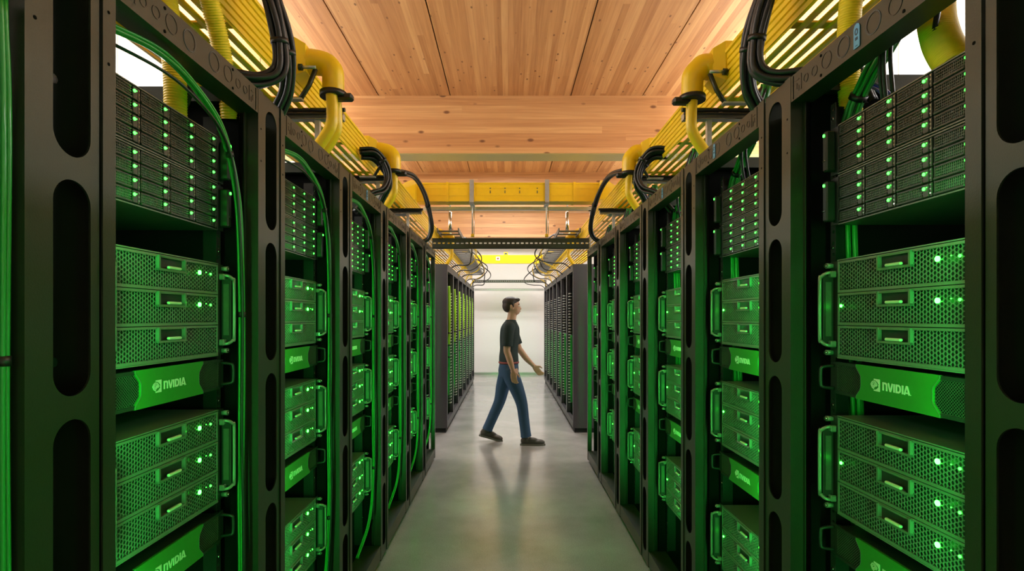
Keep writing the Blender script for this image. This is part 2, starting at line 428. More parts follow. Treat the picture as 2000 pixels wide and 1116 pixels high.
def handle(a, z0, z1):
    # rack ear handle on side a, a rounded D frame standing proud of the ear
    p = MB(); pts = [(a*.232, .079, z0+.004), (a*.236, .055, z0+.006), (a*.243, .044, z0+.016), (a*.246, .042, z0+.03), (a*.246, .042, z1-.03), (a*.243, .044, z1-.016), (a*.236, .055, z1-.006), (a*.232, .079, z1-.004)]
    p.tube(spline(pts, 4), .0052, 'clear_latch', 8)
    p.cbox(min(a*.226, a*.243), max(a*.226, a*.243), .062, .079, z0, z0+.018, .003, 'clear_latch'); p.cbox(min(a*.226, a*.243), max(a*.226, a*.243), .062, .079, z1-.018, z1, .003, 'clear_latch')
    p.cbox(min(a*.240, a*.244), max(a*.240, a*.244), .048, .077, z0+.012, z1-.012, .0015, 'server_dark')
    p.box(min(a*.2385, a*.240), max(a*.2385, a*.240), .054, .070, z0+.03, z1-.03, 'drive_grille')
    return p
def ear(a, h):
    p = MB(); p.cbox(min(a*.2215, a*.256), max(a*.2215, a*.256), .079, .0835, .002, h-.002, .001, 'server_dark')
    return p
def screw(a, z):
    p = MB(); p.cyl((a*.250, .062, z), (a*.250, .079, z), .0075, 'clear_latch', 12); p.cyl((a*.250, .058, z), (a*.250, .062, z), .005, 'chrome', 10)
    return p
def compute_template():
    T = []; h = .272; dh = .0885
    b = MB(); b.box(-SW/2, SW/2, .094, .72, .002, h-.002, 'server_dark')
    b.box(-SW/2-.002, SW/2+.002, .076, .72, h-.003, h, 'server_steel'); b.box(-SW/2-.002, SW/2+.002, .076, .72, 0, .003, 'server_steel')
    T.append(('chassis', b.mesh('chassis'), None, None, None))
    d = MB()
    # frame of the drawer
    z0, z1 = 0, dh-.002
    hexm = 'server_steel'
    d.box(-SW/2, SW/2, .076, .092, z0, z0+.007, hexm); d.box(-SW/2, SW/2, .076, .092, z1-.006, z1, hexm)
    d.box(-SW/2, -SW/2+.006, .076, .092, z0, z1, hexm); d.box(SW/2-.006, SW/2, .076, .092, z0, z1, hexm)
    grid_hex(d, -SW/2+.004, SW/2-.004, z0+.004, z1-.003, .0062, .0775, .0795, hexm, (-.055, .055, z1-.038, z1+.01))
    dm = d.mesh('drawer')
    lt = MB(); lx = .056
    lt.box(-lx, -lx+.006, .070, .080, z1-.040, z1-.002, 'clear_latch'); lt.box(lx-.006, lx, .070, .080, z1-.040, z1-.002, 'clear_latch')
    lt.box(-lx, lx, .070, .080, z1-.040, z1-.034, 'clear_latch'); lt.box(-lx, lx, .072, .080, z1-.007, z1-.002, 'clear_latch')
    lt.box(-lx+.006, lx-.006, .0805, .083, z1-.036, z1-.004, 'server_dark')
    lt.cbox(-.022, .03, .066, .074, z1-.033, z1-.026, .002, 'logo_silver')
    lm = lt.mesh('latch')
    l1 = MB(); l1.cyl((.126, .0745, z1-.030), (.126, .0775, z1-.030), .0062, 'led', 12); l1 = l1.mesh('status_light')
    l2 = MB(); l2.cyl((.182, .0755, z1-.030), (.182, .0775, z1-.030), .0032, 'led_small', 10); l2.cyl((.160, .0762, z1-.027), (.160, .0775, z1-.027), .0012, 'led_small', 6); l2 = l2.mesh('status_light')
    l3 = MB(); l3.cyl((-.205, .0745, z1-.034), (-.205, .0775, z1-.034), .0042, 'led', 12); l3 = l3.mesh('status_light')
    l0 = MB(); l0.cyl((.126, .0750, z1-.030), (.126, .0775, z1-.030), .0022, 'server_dark', 10); l0 = l0.mesh('status_light')
    dark = {'compute_lit': (), 'compute_two': (0,)}
    out = {}
    for key in ('two', 'three'):
        t = list(T)
        for i in range(3):
            pi = len(t); off = (0, 0, .0035+i*dh)
            t.append(('drawer', dm, None, off, None)); t.append(('latch', lm, pi, None, 'clear pull latch'))
            if key == 'two' and i == 0: continue
            t.append(('status_light', l1, pi, None, 'bright green status light')); t.append(('status_light', l2, pi, None, None))
            if i == 1: t.append(('status_light', l3, pi, None, None))
        for a in (-1, 1):
            pi = len(t); t.append(('rack_ear', ear(a, h).mesh('rack_ear'), None, None, None))
            t.append(('handle', handle(a, .03, h-.03).mesh('handle'), pi, None, 'clear D-shaped handle'))
            for z in (.014, h-.014): t.append(('thumb_screw', screw(a, z).mesh('thumb_screw'), pi, None, None))
        out[key] = t
    return out
def stroke(mb, path, w, y0, y1, m, closed=False, sx=1, ox=0, oz=0):
    n = len(path); L = []; Rr = []
    P = [Vector((x, z)) for x, z in path]
    for i in range(n):
        if closed: a, b = P[i-1], P[(i+1) % n]
        else: a, b = P[max(i-1, 0)], P[min(i+1, n-1)]
        d1 = (P[i]-a).normalized() if (P[i]-a).length > 1e-9 else (b-P[i]).normalized()
        d2 = (b-P[i]).normalized() if (b-P[i]).length > 1e-9 else d1
        t = (d1+d2).normalized(); nn = Vector((-t.y, t.x)); k = w/2/max(.45, t.dot(d2))
        L.append(P[i]+nn*k); Rr.append(P[i]-nn*k)
    last = n if closed else n-1
    for i in range(last):
        j = (i+1) % n
        q = [L[i], L[j], Rr[j], Rr[i]]
        mb.prism([(ox+p.x*sx, oz+p.y*sx) for p in q], y0, y1, m)
def logo_mesh(S=.030):
    # S: letter and emblem height
    mb = MB(); y0, y1, m = .0712, .0722, 'logo_silver'
    ox, oz = -.078, .044-S/2
    def st(path, w, closed=False, dx=0, sc=S, dz=0): stroke(mb, path, w, y0, y1, m, closed, sc, ox+dx, oz+dz)
    # emblem: solid right-hand block cut by the eye, spiral strokes to its left
    blk = [(.36, 1.0), (1.0, 1.0), (1.0, 0.0), (.36, 0.0), (.36, .10), (.62, .17), (.80, .30), (.93, .43), (.93, .50), (.80, .42), (.70, .58), (.60, .74), (.36, .86)]
    mb.prism([(ox+a*S*1.1, oz+b*S) for a, b in [(.36, 1), (1, 1), (1, 0), (.36, 0), (.36, .09), (.60, .14), (.76, .25), (.90, .40), (.80, .46), (.90, .56), (.74, .76), (.56, .86), (.36, .90)]], y0, y1, m)
    st([(.38, .80), (.20, .74), (.04, .52), (.18, .28), (.40, .17)], .085)
    st([(.38, .80), (.60, .74), (.78, .54), (.68, .38)], .075)
    st([(.38, .66), (.55, .62), (.63, .50), (.52, .36), (.40, .30), (.28, .38), (.20, .52), (.30, .65), (.38, .66)], .075)
    st([(.40, .53), (.48, .50), (.44, .43), (.36, .45)], .075)
    LS = S*.66; dz = S*.17; x = S*1.42; w = .21
    def L(path, closed=False, ww=w): stroke(mb, path, ww, y0, y1, m, closed, LS, ox+x, oz+dz)
    L([(.1, 0), (.1, .9), (.5, .9), (.64, .84), (.7, .68), (.7, 0)]); x += LS*.92
    L([(.06, 1), (.38, .08), (.46, .08), (.78, 1)]); x += LS*.94
    L([(.12, 0), (.12, 1)], ww=.23); x += LS*.38
    L([(.12, .1), (.12, .9), (.48, .9), (.68, .78), (.74, .5), (.68, .22), (.48, .1)], True); x += LS*.98
    L([(.12, 0), (.12, 1)], ww=.23); x += LS*.34
    L([(.06, 0), (.40, .92), (.50, .92), (.84, 0)]); L([(.26, .2), (.62, .2)], ww=.17); x += LS*1.0
    mb.box(ox+x, ox+x+.0015, y0, y1, oz+dz, oz+dz+.0015, m)
    return mb
def bezel_template():
    T = []; h = .088
    b = MB(); b.box(-SW/2-.004, SW/2+.004, .086, .5, .002, h-.002, 'server_dark')
    b.box(-.226, .226, .074, .086, 0, .008, 'server_dark'); b.box(-.226, .226, .074, .086, h-.008, h, 'server_dark')
    T.append(('chassis', b.mesh('chassis'), None, None, None))
    for a in (-1, 1):
        g = MB(); x0, x1 = (.118, .224); step = .0072
        z0, z1 = .008, h-.008
        def clip(p, q):
            # clip segment to rectangle
            (xa, za), (xb, zb) = p, q; t0, t1 = 0, 1
            for pp, qq in ((-(xb-xa), xa-x0), (xb-xa, x1-xa), (-(zb-za), za-z0), (zb-za, z1-za)):
                if pp == 0: continue
                r = qq/pp
                if pp < 0: t0 = max(t0, r)
                else: t1 = min(t1, r)
            if t0 >= t1: return None
            return (xa+(xb-xa)*t0, za+(zb-za)*t0), (xa+(xb-xa)*t1, za+(zb-za)*t1)
        k = -20
        while k < 40:
            for sg in (1, -1):
                xa = x0+k*step
                c = clip((xa, z0 if sg > 0 else z1), (xa+(z1-z0)*1.0, z1 if sg > 0 else z0))
                if c: stroke(g, [(a*c[0][0], c[0][1]), (a*c[1][0], c[1][1])], .0010, .0765, .0775, 'drive_grille')
            k += 1
        g.box(min(a*x0, a*x1), max(a*x0, a*x1), .080, .084, z0, z1, 'black_void')
        T.append(('mesh_grille', g.mesh('mesh_grille'), None, None, 'black diamond mesh grille'))
        pi = len(T); T.append(('rack_ear', ear(a, h).mesh('rack_ear'), None, None, None))
        p = MB(); p.tube(spline([(a*.243, .079, .012), (a*.244, .05, .016), (a*.246, .045, .026), (a*.246, .045, h-.026), (a*.244, .05, h-.016), (a*.243, .079, h-.012)], 4), .0045, 'server_dark', 8)
        T.append(('handle', p.mesh('handle'), pi, None, None))
    # green panel with pinched ends
    p = MB(); e = .136; wst = .117
    half = [(e, h+.001), (e+.001, h-.005), (wst+.002, h-.026), (wst, h-.032), (wst, .032), (wst+.002, .026), (e+.001, .005), (e, -.001)]
    pts = half+[(-x, z) for x, z in reversed(half)]
    p.prism(pts, .0724, .079, 'bezel_green')
    pi = len(T); T.append(('logo_panel', p.mesh('logo_panel'), None, None, 'green panel with pinched ends'))
    T.append(('logo', logo_mesh().mesh('logo'), pi, None, 'pale grey eye emblem and word'))
    for q in (half, [(-x, z) for x, z in half]):
        ed = MB(); stroke(ed, q, .0010, .0718, .0726, 'server_steel'); T.append(('panel_edge', ed.mesh('panel_edge'), pi, None, None))
    return T
def storage_template():
    T = []; h = .137
    b = MB(); b.box(-SW/2, SW/2, .1, .72, .002, h-.002, 'server_dark')
    b.box(-SW/2-.002, SW/2+.002, .078, .72, h-.003, h, 'drive_grille'); b.box(-SW/2-.002, SW/2+.002, .078, .72, 0, .003, 'drive_grille')
    for i in range(5): b.box(-SW/2+i*.11-.0015, -SW/2+i*.11+.0015, .082, .1, 0, h, 'server_dark')
    T.append(('chassis', b.mesh('chassis'), None, None, None))
    c = MB(); w, ch = .106, .0305
    # carrier: bowed front frame with lattice, latch and light at its right-hand end
    c.box(0, w, .090, .099, 0, ch, 'server_dark')
    c.cbox(0, .080, .079, .083, ch-.005, ch, .001, 'drive_frame'); c.cbox(0, .080, .077, .083, 0, .006, .0015, 'drive_frame')
    c.cbox(0, .003, .079, .09, 0, ch, .001, 'drive_frame')
    for i in range(15): c.box(.005+i*.005, .0058+i*.005, .0795, .0812, .005, ch-.004, 'drive_grille')
    for j in range(3): c.box(.003, .08, .0797, .0812, .0095+j*.0058, .0104+j*.0058, 'drive_grille')
    c.cbox(.081, .098, .0775, .086, .0005, ch-.0005, .0015, 'drive_frame')
    c.cbox(.0995, w, .0785, .088, 0, ch, .001, 'drive_frame')
    for z in (.006, .015, .024): c.box(.1005, .1045, .0778, .0786, z, z+.003, 'clear_latch')
    cm = c.mesh('drive_carrier')
    l = MB(); l.cyl((.0855, .0755, ch-.011), (.0855, .0776, ch-.011), .0037, 'led_small', 10); l.cyl((.093, .0764, ch-.009), (.093, .0776, ch-.009), .0012, 'led_small', 6)
    lm = l.mesh('activity_light')
    for i in range(4):
        for j in range(4):
            pi = len(T)
            T.append(('drive_carrier', cm, None, (-SW/2+i*.11+.002, 0, .0055+j*.0322), None))
            T.append(('activity_light', lm, pi, None, 'green activity light'))
    for a in (-1, 1):
        p = MB(); p.cbox(min(a*.2225, a*.256), max(a*.2225, a*.256), .079, .084, .002, h-.002, .001, 'server_dark')
        p.cbox(min(a*.232, a*.252), max(a*.232, a*.252), .052, .079, .012, h-.012, .004, 'server_dark')
        pi = len(T); T.append(('rack_ear', p.mesh('rack_ear'), None, None, None))
        p = MB(); p.cyl((a*.243, .0500, h-.024), (a*.243, .0522, h-.024), .0042, 'led_small', 10); T.append(('power_light', p.mesh('power_light'), pi, None, 'green power light'))
        p = MB(); p.cbox(min(a*.236, a*.250), max(a*.236, a*.250), .0495, .0522, .040, .0435, .001, 'chrome'); T.append(('release_button', p.mesh('release_button'), pi, None, None))
    return T

# ---------------------------------------------------------------- cable bundles (world coordinates)
def cable_bundle(name, pts, n, r, spread, mat, label, cat, group=None, ties=(), seg=8, sides=8, flat=False):
    pts = [Vector(p) for p in pts]; base = pts[-1].copy()
    root = empty(name, base, 0, label, cat, group)
    sp = spline(pts, seg); N = len(sp)
    # transported frame
    t0 = (sp[1]-sp[0]).normalized(); a = t0.orthogonal().normalized(); fr = []
    for i, p in enumerate(sp):
        t = (sp[min(i+1, N-1)]-sp[max(i-1, 0)]).normalized(); a = (a-t*a.dot(t)).normalized(); fr.append((a.copy(), t.cross(a)))
    for k in range(n):
        if n == 1: u, v = 0, 0
        elif flat: u, v = (k-(n-1)/2)*spread, rnd.uniform(-.2, .2)*spread
        else:
            if k == 0 and n > 4: u = v = 0
            else: an = 2*math.pi*k/(n-(1 if n > 4 else 0)); u, v = spread*math.cos(an), spread*math.sin(an)
        wob = rnd.uniform(0, 6); mb = MB()
        mb.tube([sp[i]+fr[i][0]*(u*(1+.12*math.sin(i*.5+wob)))+fr[i][1]*(v*(1+.12*math.cos(i*.4+wob)))-base for i in range(N)], r, mat, sides)
        obj('cable', mb, root)
    for t in ties:
        i = int(t*(N-1)); d = (sp[min(i+1, N-1)]-sp[max(i-1, 0)]).normalized()*.008; mb = MB()
        mb.cyl(sp[i]-d-base, sp[i]+d-base, (spread if n > 1 else 0)+r+.0015, 'cable_black', 14)
        obj('cable_tie', mb, root)
    return root

def light(name, loc, rot, sx, sy, power, col, spread=None):
    d = bpy.data.lights.new(name, 'AREA'); d.shape = 'RECTANGLE'; d.size = sx; d.size_y = sy; d.energy = power; d.color = col
    if spread: d.spread = spread
    o = bpy.data.objects.new(name, d); C.objects.link(o); o.location = loc; o.rotation_euler = rot
    return o
GREEN = (.05, 1.0, .12)
ORD = ['nearest', 'second', 'third', 'fourth', 'fifth', 'sixth']
def which(i, side):
    row = 'left' if side < 0 else 'right'
    return f'nearest {row}-row rack' if i == 0 else f'{ORD[i]} {row}-row rack'

RT = {-1: rack_template(-1), 1: rack_template(1)}
CT = compute_template(); BT = bezel_template(); ST = storage_template()
STRIP_W = 1.8; AISLE_FILL_W = 2.8; SGN = -1
for side in (-1, 1):
    X = XL if side < 0 else XR; rz = R(90) if side < 0 else R(-90)
    s = -1 if side < 0 else 1          # slotted post on the camera side: -u in the left row, +u in the right row
    start = 1.06 if side < 0 else .98
    row = 'left' if side < 0 else 'right'
    for i in range(-1, 6):
        yo = start+i*PITCH; yc = yo+OW/2
        if i < 0: lab = f'black open rack cut off by the {row} edge of the photo'
        else: lab = f'black open server rack with slotted post, {ORD[i]} one complete in the {row} row'
        root = empty('server_rack', (X, yc, 0), rz, lab, 'server rack', f'open server racks in the {row} row')
        stamp(RT[s], root)
        light('rack_led_and_fill', (X+side*.016, yo+.013, 1.02), (R(90), 0, R(side*SGN*20)), .016, 1.6, STRIP_W*(.25 if i < 0 else 1+.12*i), GREEN, R(66))
        if i < 5: light('rack_led_and_fill', (X+side*.014, yo+.014, .95), (R(90), 0, R(side*90)), .014, 1.3, AISLE_FILL_W, GREEN, R(110))  # added fill facing the aisle, greens the opposite posts and floor
        if i < 0: continue
        w = which(i, side)
        def dev(name, T, z, lab, cat, group):
            rt = empty(name, (X, yc-(.013 if side > 0 else 0), z), rz, lab, cat, group); stamp(T, rt)
        dev('storage_server', ST, 1.897, f'black drive server with sixteen green lights, topmost in the {w}', 'storage server', f'drive servers in the {row} row')
        dev('storage_server', ST, 1.757, f'black drive server with sixteen green lights, second from top in the {w}', 'storage server', f'drive servers in the {row} row')
        dev('compute_server', CT['two'], 1.388, f'hex-mesh three-drawer server just below the drive servers in the {w}', 'server', f'hex-mesh servers in the {row} row')
        dev('rack_bezel', BT, 1.290, f'black faceplate with green logo panel, upper one in the {w}', 'faceplate', f'logo faceplates in the {row} row')
        dev('compute_server', CT['three'], .958, f'hex-mesh three-drawer server between the two green logo panels of the {w}', 'server', f'hex-mesh servers in the {row} row')
        dev('rack_bezel', BT, .838, f'black faceplate with green logo panel, lower one in the {w}', 'faceplate', f'logo faceplates in the {row} row')
        if i > 0:
            dev('compute_server', CT['three'], .43, f'lowest hex-mesh three-drawer server, below both logo panels, in the {w}', 'server', f'hex-mesh servers in the {row} row')

# blue stickers on top beams
def sticker(x, y, z, side, lab):
    mb = MB(); pts = [(-.011, -.028), (.011, -.028), (.011, .020), (.007, .027), (0, .030), (-.007, .027), (-.011, .020)]
    mb.prism(pts, -.0012, 0, 'blue_label')
    o1 = MB(); ring = [(.006*math.cos(2*math.pi*i/14), .010+.0085*math.sin(2*math.pi*i/14)) for i in range(14)]
    inn = [(a*.55, .010+(b-.010)*.55) for a, b in ring]
    root = obj('blue_sticker', mb); root.location = (x, y, z); root.rotation_euler = (0, 0, R(90) if side < 0 else R(-90))
    props(root, lab, 'sticker', 'blue stickers on the rack beams')
    o1.ring(ring, inn, -.0018, -.0012, 'label_dark'); o1.box(-.004, .005, -.0018, -.0012, -.010, -.003, 'label_dark'); o1.box(-.004, .004, -.0018, -.0012, -.024, -.0225, 'label_dark')
    obj('symbols', o1, root)
for x, y, sd, lab in ((XR-.0045, 1.283, 1, 'blue symbol sticker on top beam of the nearest right-row rack'), (XR-.0045, 2.17, 1, 'blue symbol sticker on top beam of the second right-row rack'),
                      (XR-.0045, 2.90, 1, 'blue symbol sticker on top beam of the third right-row rack'), (XL+.0045, 2.95, -1, 'blue symbol sticker on top beam of the third left-row rack')):
    sticker(x, y, H-.039, sd, lab)

# green bundles inside the racks
for i in range(-1, 6):
    yo = 1.06+i*PITCH; w = which(i, -1) if i >= 0 else 'rack cut off by left photo edge'
    x = XL-.03
    if i >= 0:
        pts = [(x-.02, yo+.03, 2.10), (x, yo+.18, 2.115), (x-.005, yo+.33, 2.10), (x, yo+.455, 2.03), (x, yo+.53, 1.90), (x, yo+.565, 1.70), (x, yo+.570, 1.3), (x-.005, yo+.575, .95), (x, yo+.565, .6), (x-.02, yo+.55, .30), (x-.06, yo+.42, .12)]
    else:
        x = XL-.016; pts = [(x, yo+.585, 2.0), (x, yo+.590, 1.8), (x, yo+.588, 1.3), (x, yo+.590, .8), (x, yo+.588, .3), (x-.02, yo+.57, .1)]
    cable_bundle('cable_bundle', pts, 4, .0042, .0058, 'cable_green', f'green cable bundle down the far side of the {w}', 'cable bundle', 'green cable bundles in the left row', (.35, .55, .8))
    if i < 0: continue
    pts = [(x-.20, yo+.015, 2.135), (x-.06, yo+.12, 2.10), (x+.002, yo+.30, 2.07), (x+.006, yo+.50, 1.96), (x+.01, yo+.553, 1.6), (x+.01, yo+.550, 1.2), (x+.012, yo+.558, .7), (x, yo+.54, .3)]
    cable_bundle('black_cable', pts, 1, .0042, 0, 'cable_black', f'thin black cable looping beside the green bundle in the {w}', 'cable', 'black cables in the left row')
for i in range(0, 6):
    yo = .98+i*PITCH; w = which(i, 1)
    cable_bundle('cable_bundle', [(1.02, yo+.34, 2.42), (1.0, yo+.395, 2.26), (.99, yo+.50, 2.16), (.985, yo+.565, 2.08), (.985, yo+.58, 1.95), (1.0, yo+.585, 1.4), (1.02, yo+.585, .9)], 7, .0062, .016, 'cable_green',
                 f'green cable bundle dropping behind the drive servers of the {w}', 'cable bundle', 'green cable bundles in the right row', (.22, .42))
    cable_bundle('black_cable', [(1.0, yo+.33, 2.40), (.95, yo+.345, 2.25), (.93, yo+.35, 2.15), (.96, yo+.38, 2.03), (1.0, yo+.40, 1.9)], 3, .005, .012, 'cable_black',
                 f'black cables dropping in front of the green bundle in the {w}', 'cable', 'black cables in the right row')
    if i == 0:
        cable_bundle('blue_cable', [(1.06, yo+.62, 2.2), (1.02, yo+.50, 2.13), (1.0, yo+.42, 2.06), (1.0, yo+.40, 1.95)], 3, .0035, .007, 'cable_blue', 'blue patch cables behind the drive servers of the nearest right-row rack', 'cable')
        cable_bundle('black_cable', [(1.03, yo+.18, 2.5), (.97, yo+.19, 2.3), (.95, yo+.22, 2.14), (.97, yo+.24, 2.0)], 1, .006, 0, 'cable_black', 'single black cable beside the yellow hose in the nearest right-row rack', 'cable')

# corrugated yellow hoses
def hose(pts, r, lab, grp='corrugated yellow hoses'):
    L = sum((Vector(a)-Vector(b)).length for a, b in zip(pts, pts[1:])); sp = spline(pts, int(L/.0019/(len(pts)-1))); mb = MB(); base = Vector(pts[-1])
    mb.tube([p-base for p in sp], r, 'yellow_hose', 18, rad=lambda i: r*(1+.04*(1 if i % 4 < 2 else -1)))
    o = obj('corrugated_hose', mb); o.location = base; props(o, lab, 'hose', grp)
hose([(-.985, 1.52, 2.56), (-.965, 1.53, 2.36), (-.955, 1.545, 2.2), (-.955, 1.55, 2.02)], .029, 'corrugated yellow hose entering the nearest left-row rack behind its drive servers')
hose([(-.86, 1.46, 2.60), (-.86, 1.54, 2.44), (-.86, 1.62, 2.30), (-.865, 1.68, 2.12)], .026, 'corrugated yellow hose ending beside the black cables atop the left row')
hose([(1.0, 1.53, 2.62), (.985, 1.55, 2.4), (.985, 1.56, 2.24), (1.0, 1.57, 2.08)], .029, 'corrugated yellow hose standing upright behind the nearest right beam')
hose([(1.0, 1.25, 2.45), (1.0, 1.26, 2.24), (.975, 1.215, 2.13), (.97, 1.165, 2.04)], .036, 'thick yellow hose bending down inside the nearest right-row rack')

# ---------------------------------------------------------------- yellow trays
def tray(side, y0, y1, lab):
    a = .90 if side < 0 else .925
    root = empty('cable_tray', (side*a, y0, 2.46), 0, lab, 'cable tray', 'yellow cable trays above the rack rows')
    L = y1-y0; S = side
    def prof(pts, nm):
        mb = MB(); q = [(S*x, z) for x, z in pts]; mb.prism(q, 0, L, 'yellow_plastic'); obj(nm, mb, root)
    # ribbed inner side wall
    out = [(-.012, .165), (-.012, .152), (-.004, .150)]
    z = .150
    while z > .012:
        out += [(-.004, z), (-.004, z-.018), (.003, z-.021), (.003, z-.024)]; z -= .027
    out += [(-.004, 0), (.012, 0), (.012, .165)]
    prof(out, 'side_wall')
    mb = MB(); mb.box(S*.40, S*.412, 0, L, 0, .165, 'yellow_plastic'); mb.box(S*.395, S*.42, 0, L, .155, .165, 'yellow_plastic'); obj('side_wall', mb, root)
    for k in range(8):
        x = .03+k*.047; mb = MB(); mb.prism([(S*x, -.004), (S*(x+.006), -.009), (S*(x+.020), -.009), (S*(x+.026), -.004), (S*(x+.026), 0), (S*x, 0)], 0, L, 'yellow_plastic')
        obj('bottom_slat', mb, root)
    n = int(L/.6)
    for k in range(n):
        mb = MB(); mb.box(S*-.002, S*.41, .2+k*.6, .24+k*.6, 0.0, .006, 'yellow_plastic'); obj('cross_bar', mb, root)
tray(-1, .35, 13.6, 'long yellow ribbed cable tray above the left rack row')
tray(1, .35, 13.6, 'long yellow ribbed cable tray above the right rack row')

def downspout(side, y, zt, lab, two=True, big=True):
    # outlet leaving the tray's inner edge and turning down into the racks
    a = .90 if side < 0 else .925; S = side; px = .745 if side < 0 else .80
    root = empty('cable_downspout', (S*px, y, 2.21), 0, lab, 'cable outlet', 'yellow outlets dropping from the trays')
    def P(x, dy, z): return (S*(x-px), dy, z-2.21)
    mb = MB(); x0, x1 = a+.05, a-.055
    # funnel box
    sec = [(x0, .075, 2.50, 2.665), (x1+.045, .075, 2.50, 2.665), (x1, .052, 2.53, 2.645)]
    o = 0; vs = []; fs = []
    for x, w, za, zb in sec: vs += [P(x, -w, za), P(x, w, za), P(x, w, zb), P(x, -w, zb)]
    for i in range(2):
        for k in range(4): fs.append([i*4+k, i*4+(k+1) % 4, i*4+4+(k+1) % 4, i*4+4+k])
    fs += [[0, 1, 2, 3], [8, 9, 10, 11]]
    mb.add(vs, fs, 'yellow_plastic'); obj('funnel', mb, root)
    mb = MB(); r = .050
    mb.tube(spline([P(x1+.01, 0, 2.588), P(x1-.02, 0, 2.590), P(px+.03, 0, 2.578), P(px+.004, 0, 2.548), P(px, 0, 2.505), P(px, 0, 2.455)], 6), r, 'yellow_plastic', 18, rad=lambda i: .055-.009*min(1, i/20))
    obj('elbow', mb, root)
    mb = MB(); mb.cyl(P(px, 0, 2.44), P(px, 0, 2.462), .056, 'cable_black', 16); mb.cbox(*sorted((S*.0, S*-.085)), -.02, .02, .215, .245, .008, 'cable_black'); obj('collar', mb, root, 'black clamp collar')
    for k, dy in enumerate((-.024, .03) if two else (0,)):
        mb = MB(); mb.tube(spline([P(px, dy, 2.45), P(px-.004, dy, 2.38), P(px+.004, dy*1.2, 2.30), P(px+.075, dy*1.3, 2.19)], 6), .024, 'yellow_plastic', 14)
        obj('tube', mb, root)
    mb = MB(); bw = .012
    mb.tube([P(px+.05, -.07, 2.53), P(px+.075, -.075, 2.46), P(px+.11, -.08, 2.40)], .010, 'rack_metal', 4); mb.box(*sorted((S*.10, S*.20)), -.095, -.065, .185, .192, 'galvanised')
    mb.cyl(P(px+.045, -.085, 2.53), P(px+.11, -.085, 2.53), .007, 'galvanised', 8); mb.cyl(P(px+.10, -.085, 2.53), P(px+.115, -.085, 2.53), .014, 'rack_metal', 8)
    obj('bracket', mb, root, 'angled steel bracket')
downspout(-1, 2.30, 2.62, 'yellow elbow outlet with twin tubes, nearest one above the left racks')
downspout(1, 2.34, 2.62, 'yellow elbow outlet with one bent tube, nearest one above the right racks', two=False)
downspout(-1, 3.52, 2.62, 'yellow elbow outlet behind the short black loops above the left racks', two=False)
downspout(1, 3.56, 2.62, 'yellow elbow outlet behind the short black loops above the right racks', two=False)
downspout(-1, 7.1, 2.62, 'small far yellow elbow outlet above the left row end', two=False)
downspout(1, 7.1, 2.62, 'small far yellow elbow outlet above the right row end', two=False)

# strut supports under the trays
def support(side, y, lab):
    S = side; a = .70 if side < 0 else .75
    root = empty('tray_support', (S*(a+.2), y, 2.21), 0, lab, 'tray support', 'steel struts carrying the yellow trays')
    mb = MB(); mb.box(*sorted((S*-.14, S*.32)), -.02, .02, .205, .235, 'galvanised'); mb.box(*sorted((S*-.14, S*.32)), -.024, -.02, .205, .209, 'chrome'); obj('cross_strut', mb, root)
    for x in (-.03, .28):
        mb = MB(); mb.box(*sorted((S*x, S*(x+.022))), -.012, .012, 0, .205, 'galvanised'); obj('leg', mb, root)
    mb = MB()
    for x in (-.11, -.05, .01, .07): mb.cyl((S*x, -.022, .228), (S*x, -.032, .228), .006, 'chrome', 8)
    obj('bolts', mb, root)
    r2 = empty('black_cable', (S*(a+.1), y-.15, 2.445), 0, lab.replace('pale steel strut', 'black cable run'), 'cable', 'black cable runs crossing under the trays')
    mb = MB(); mb.tube(spline([(S*-.06, .10, .0), (S*.1, .11, .004), (S*.3, .10, -.002)], 8), .010, 'cable_black', 8)
    mb.tube(spline([(S*-.05, .10, -.016), (S*.1, .108, -.014), (S*.3, .102, -.018)], 8), .007, 'cable_black', 8); obj('cable', mb, r2)
nm = ['nearest', 'second', 'third', 'fourth']
for k, y in enumerate((2.5, 3.66, 4.75)):
    for S, rw in ((-1, 'left'), (1, 'right')):
        support(S, y, f'pale steel strut under the {rw} yellow tray, {nm[k]} to the camera')

# raised cross tray over the aisle
yc = 5.6
root = empty('cross_tray', (0, yc, 2.69), 0, 'yellow cable tray crossing the aisle below the wooden ceiling', 'cable tray')
mb = MB()
mb.box(-.93, .93, -.085, -.078, 0, .19, 'yellow_plastic'); mb.box(-.93, .93, .078, .085, 0, .19, 'yellow_plastic'); mb.box(-.93, .93, -.085, .085, 0, .008, 'yellow_plastic')
mb.box(-.93, .93, -.092, -.08, .178, .192, 'yellow_plastic'); mb.box(-.93, .93, -.092, -.08, .0, .014, 'yellow_plastic'); mb.box(-.93, .93, -.0875, -.085, .06, .064, 'yellow_plastic'); mb.box(-.93, .93, -.0875, -.085, .135, .139, 'yellow_plastic')
obj('trough', mb, root)
for x in (-.62, -.35, .68):
    mb = MB(); mb.box(x-.012, x+.012, -.096, .09, -.004, .197, 'yellow_plastic'); obj('joint_band', mb, root)
mb = MB()
for x in (-.18, -.03, .12, .30):
    for z in (.13, .10, .085): mb.box(x-.006, x+.006, -.0885, -.0875, z, z+.009, 'label_dark')
obj('marks', mb, root)
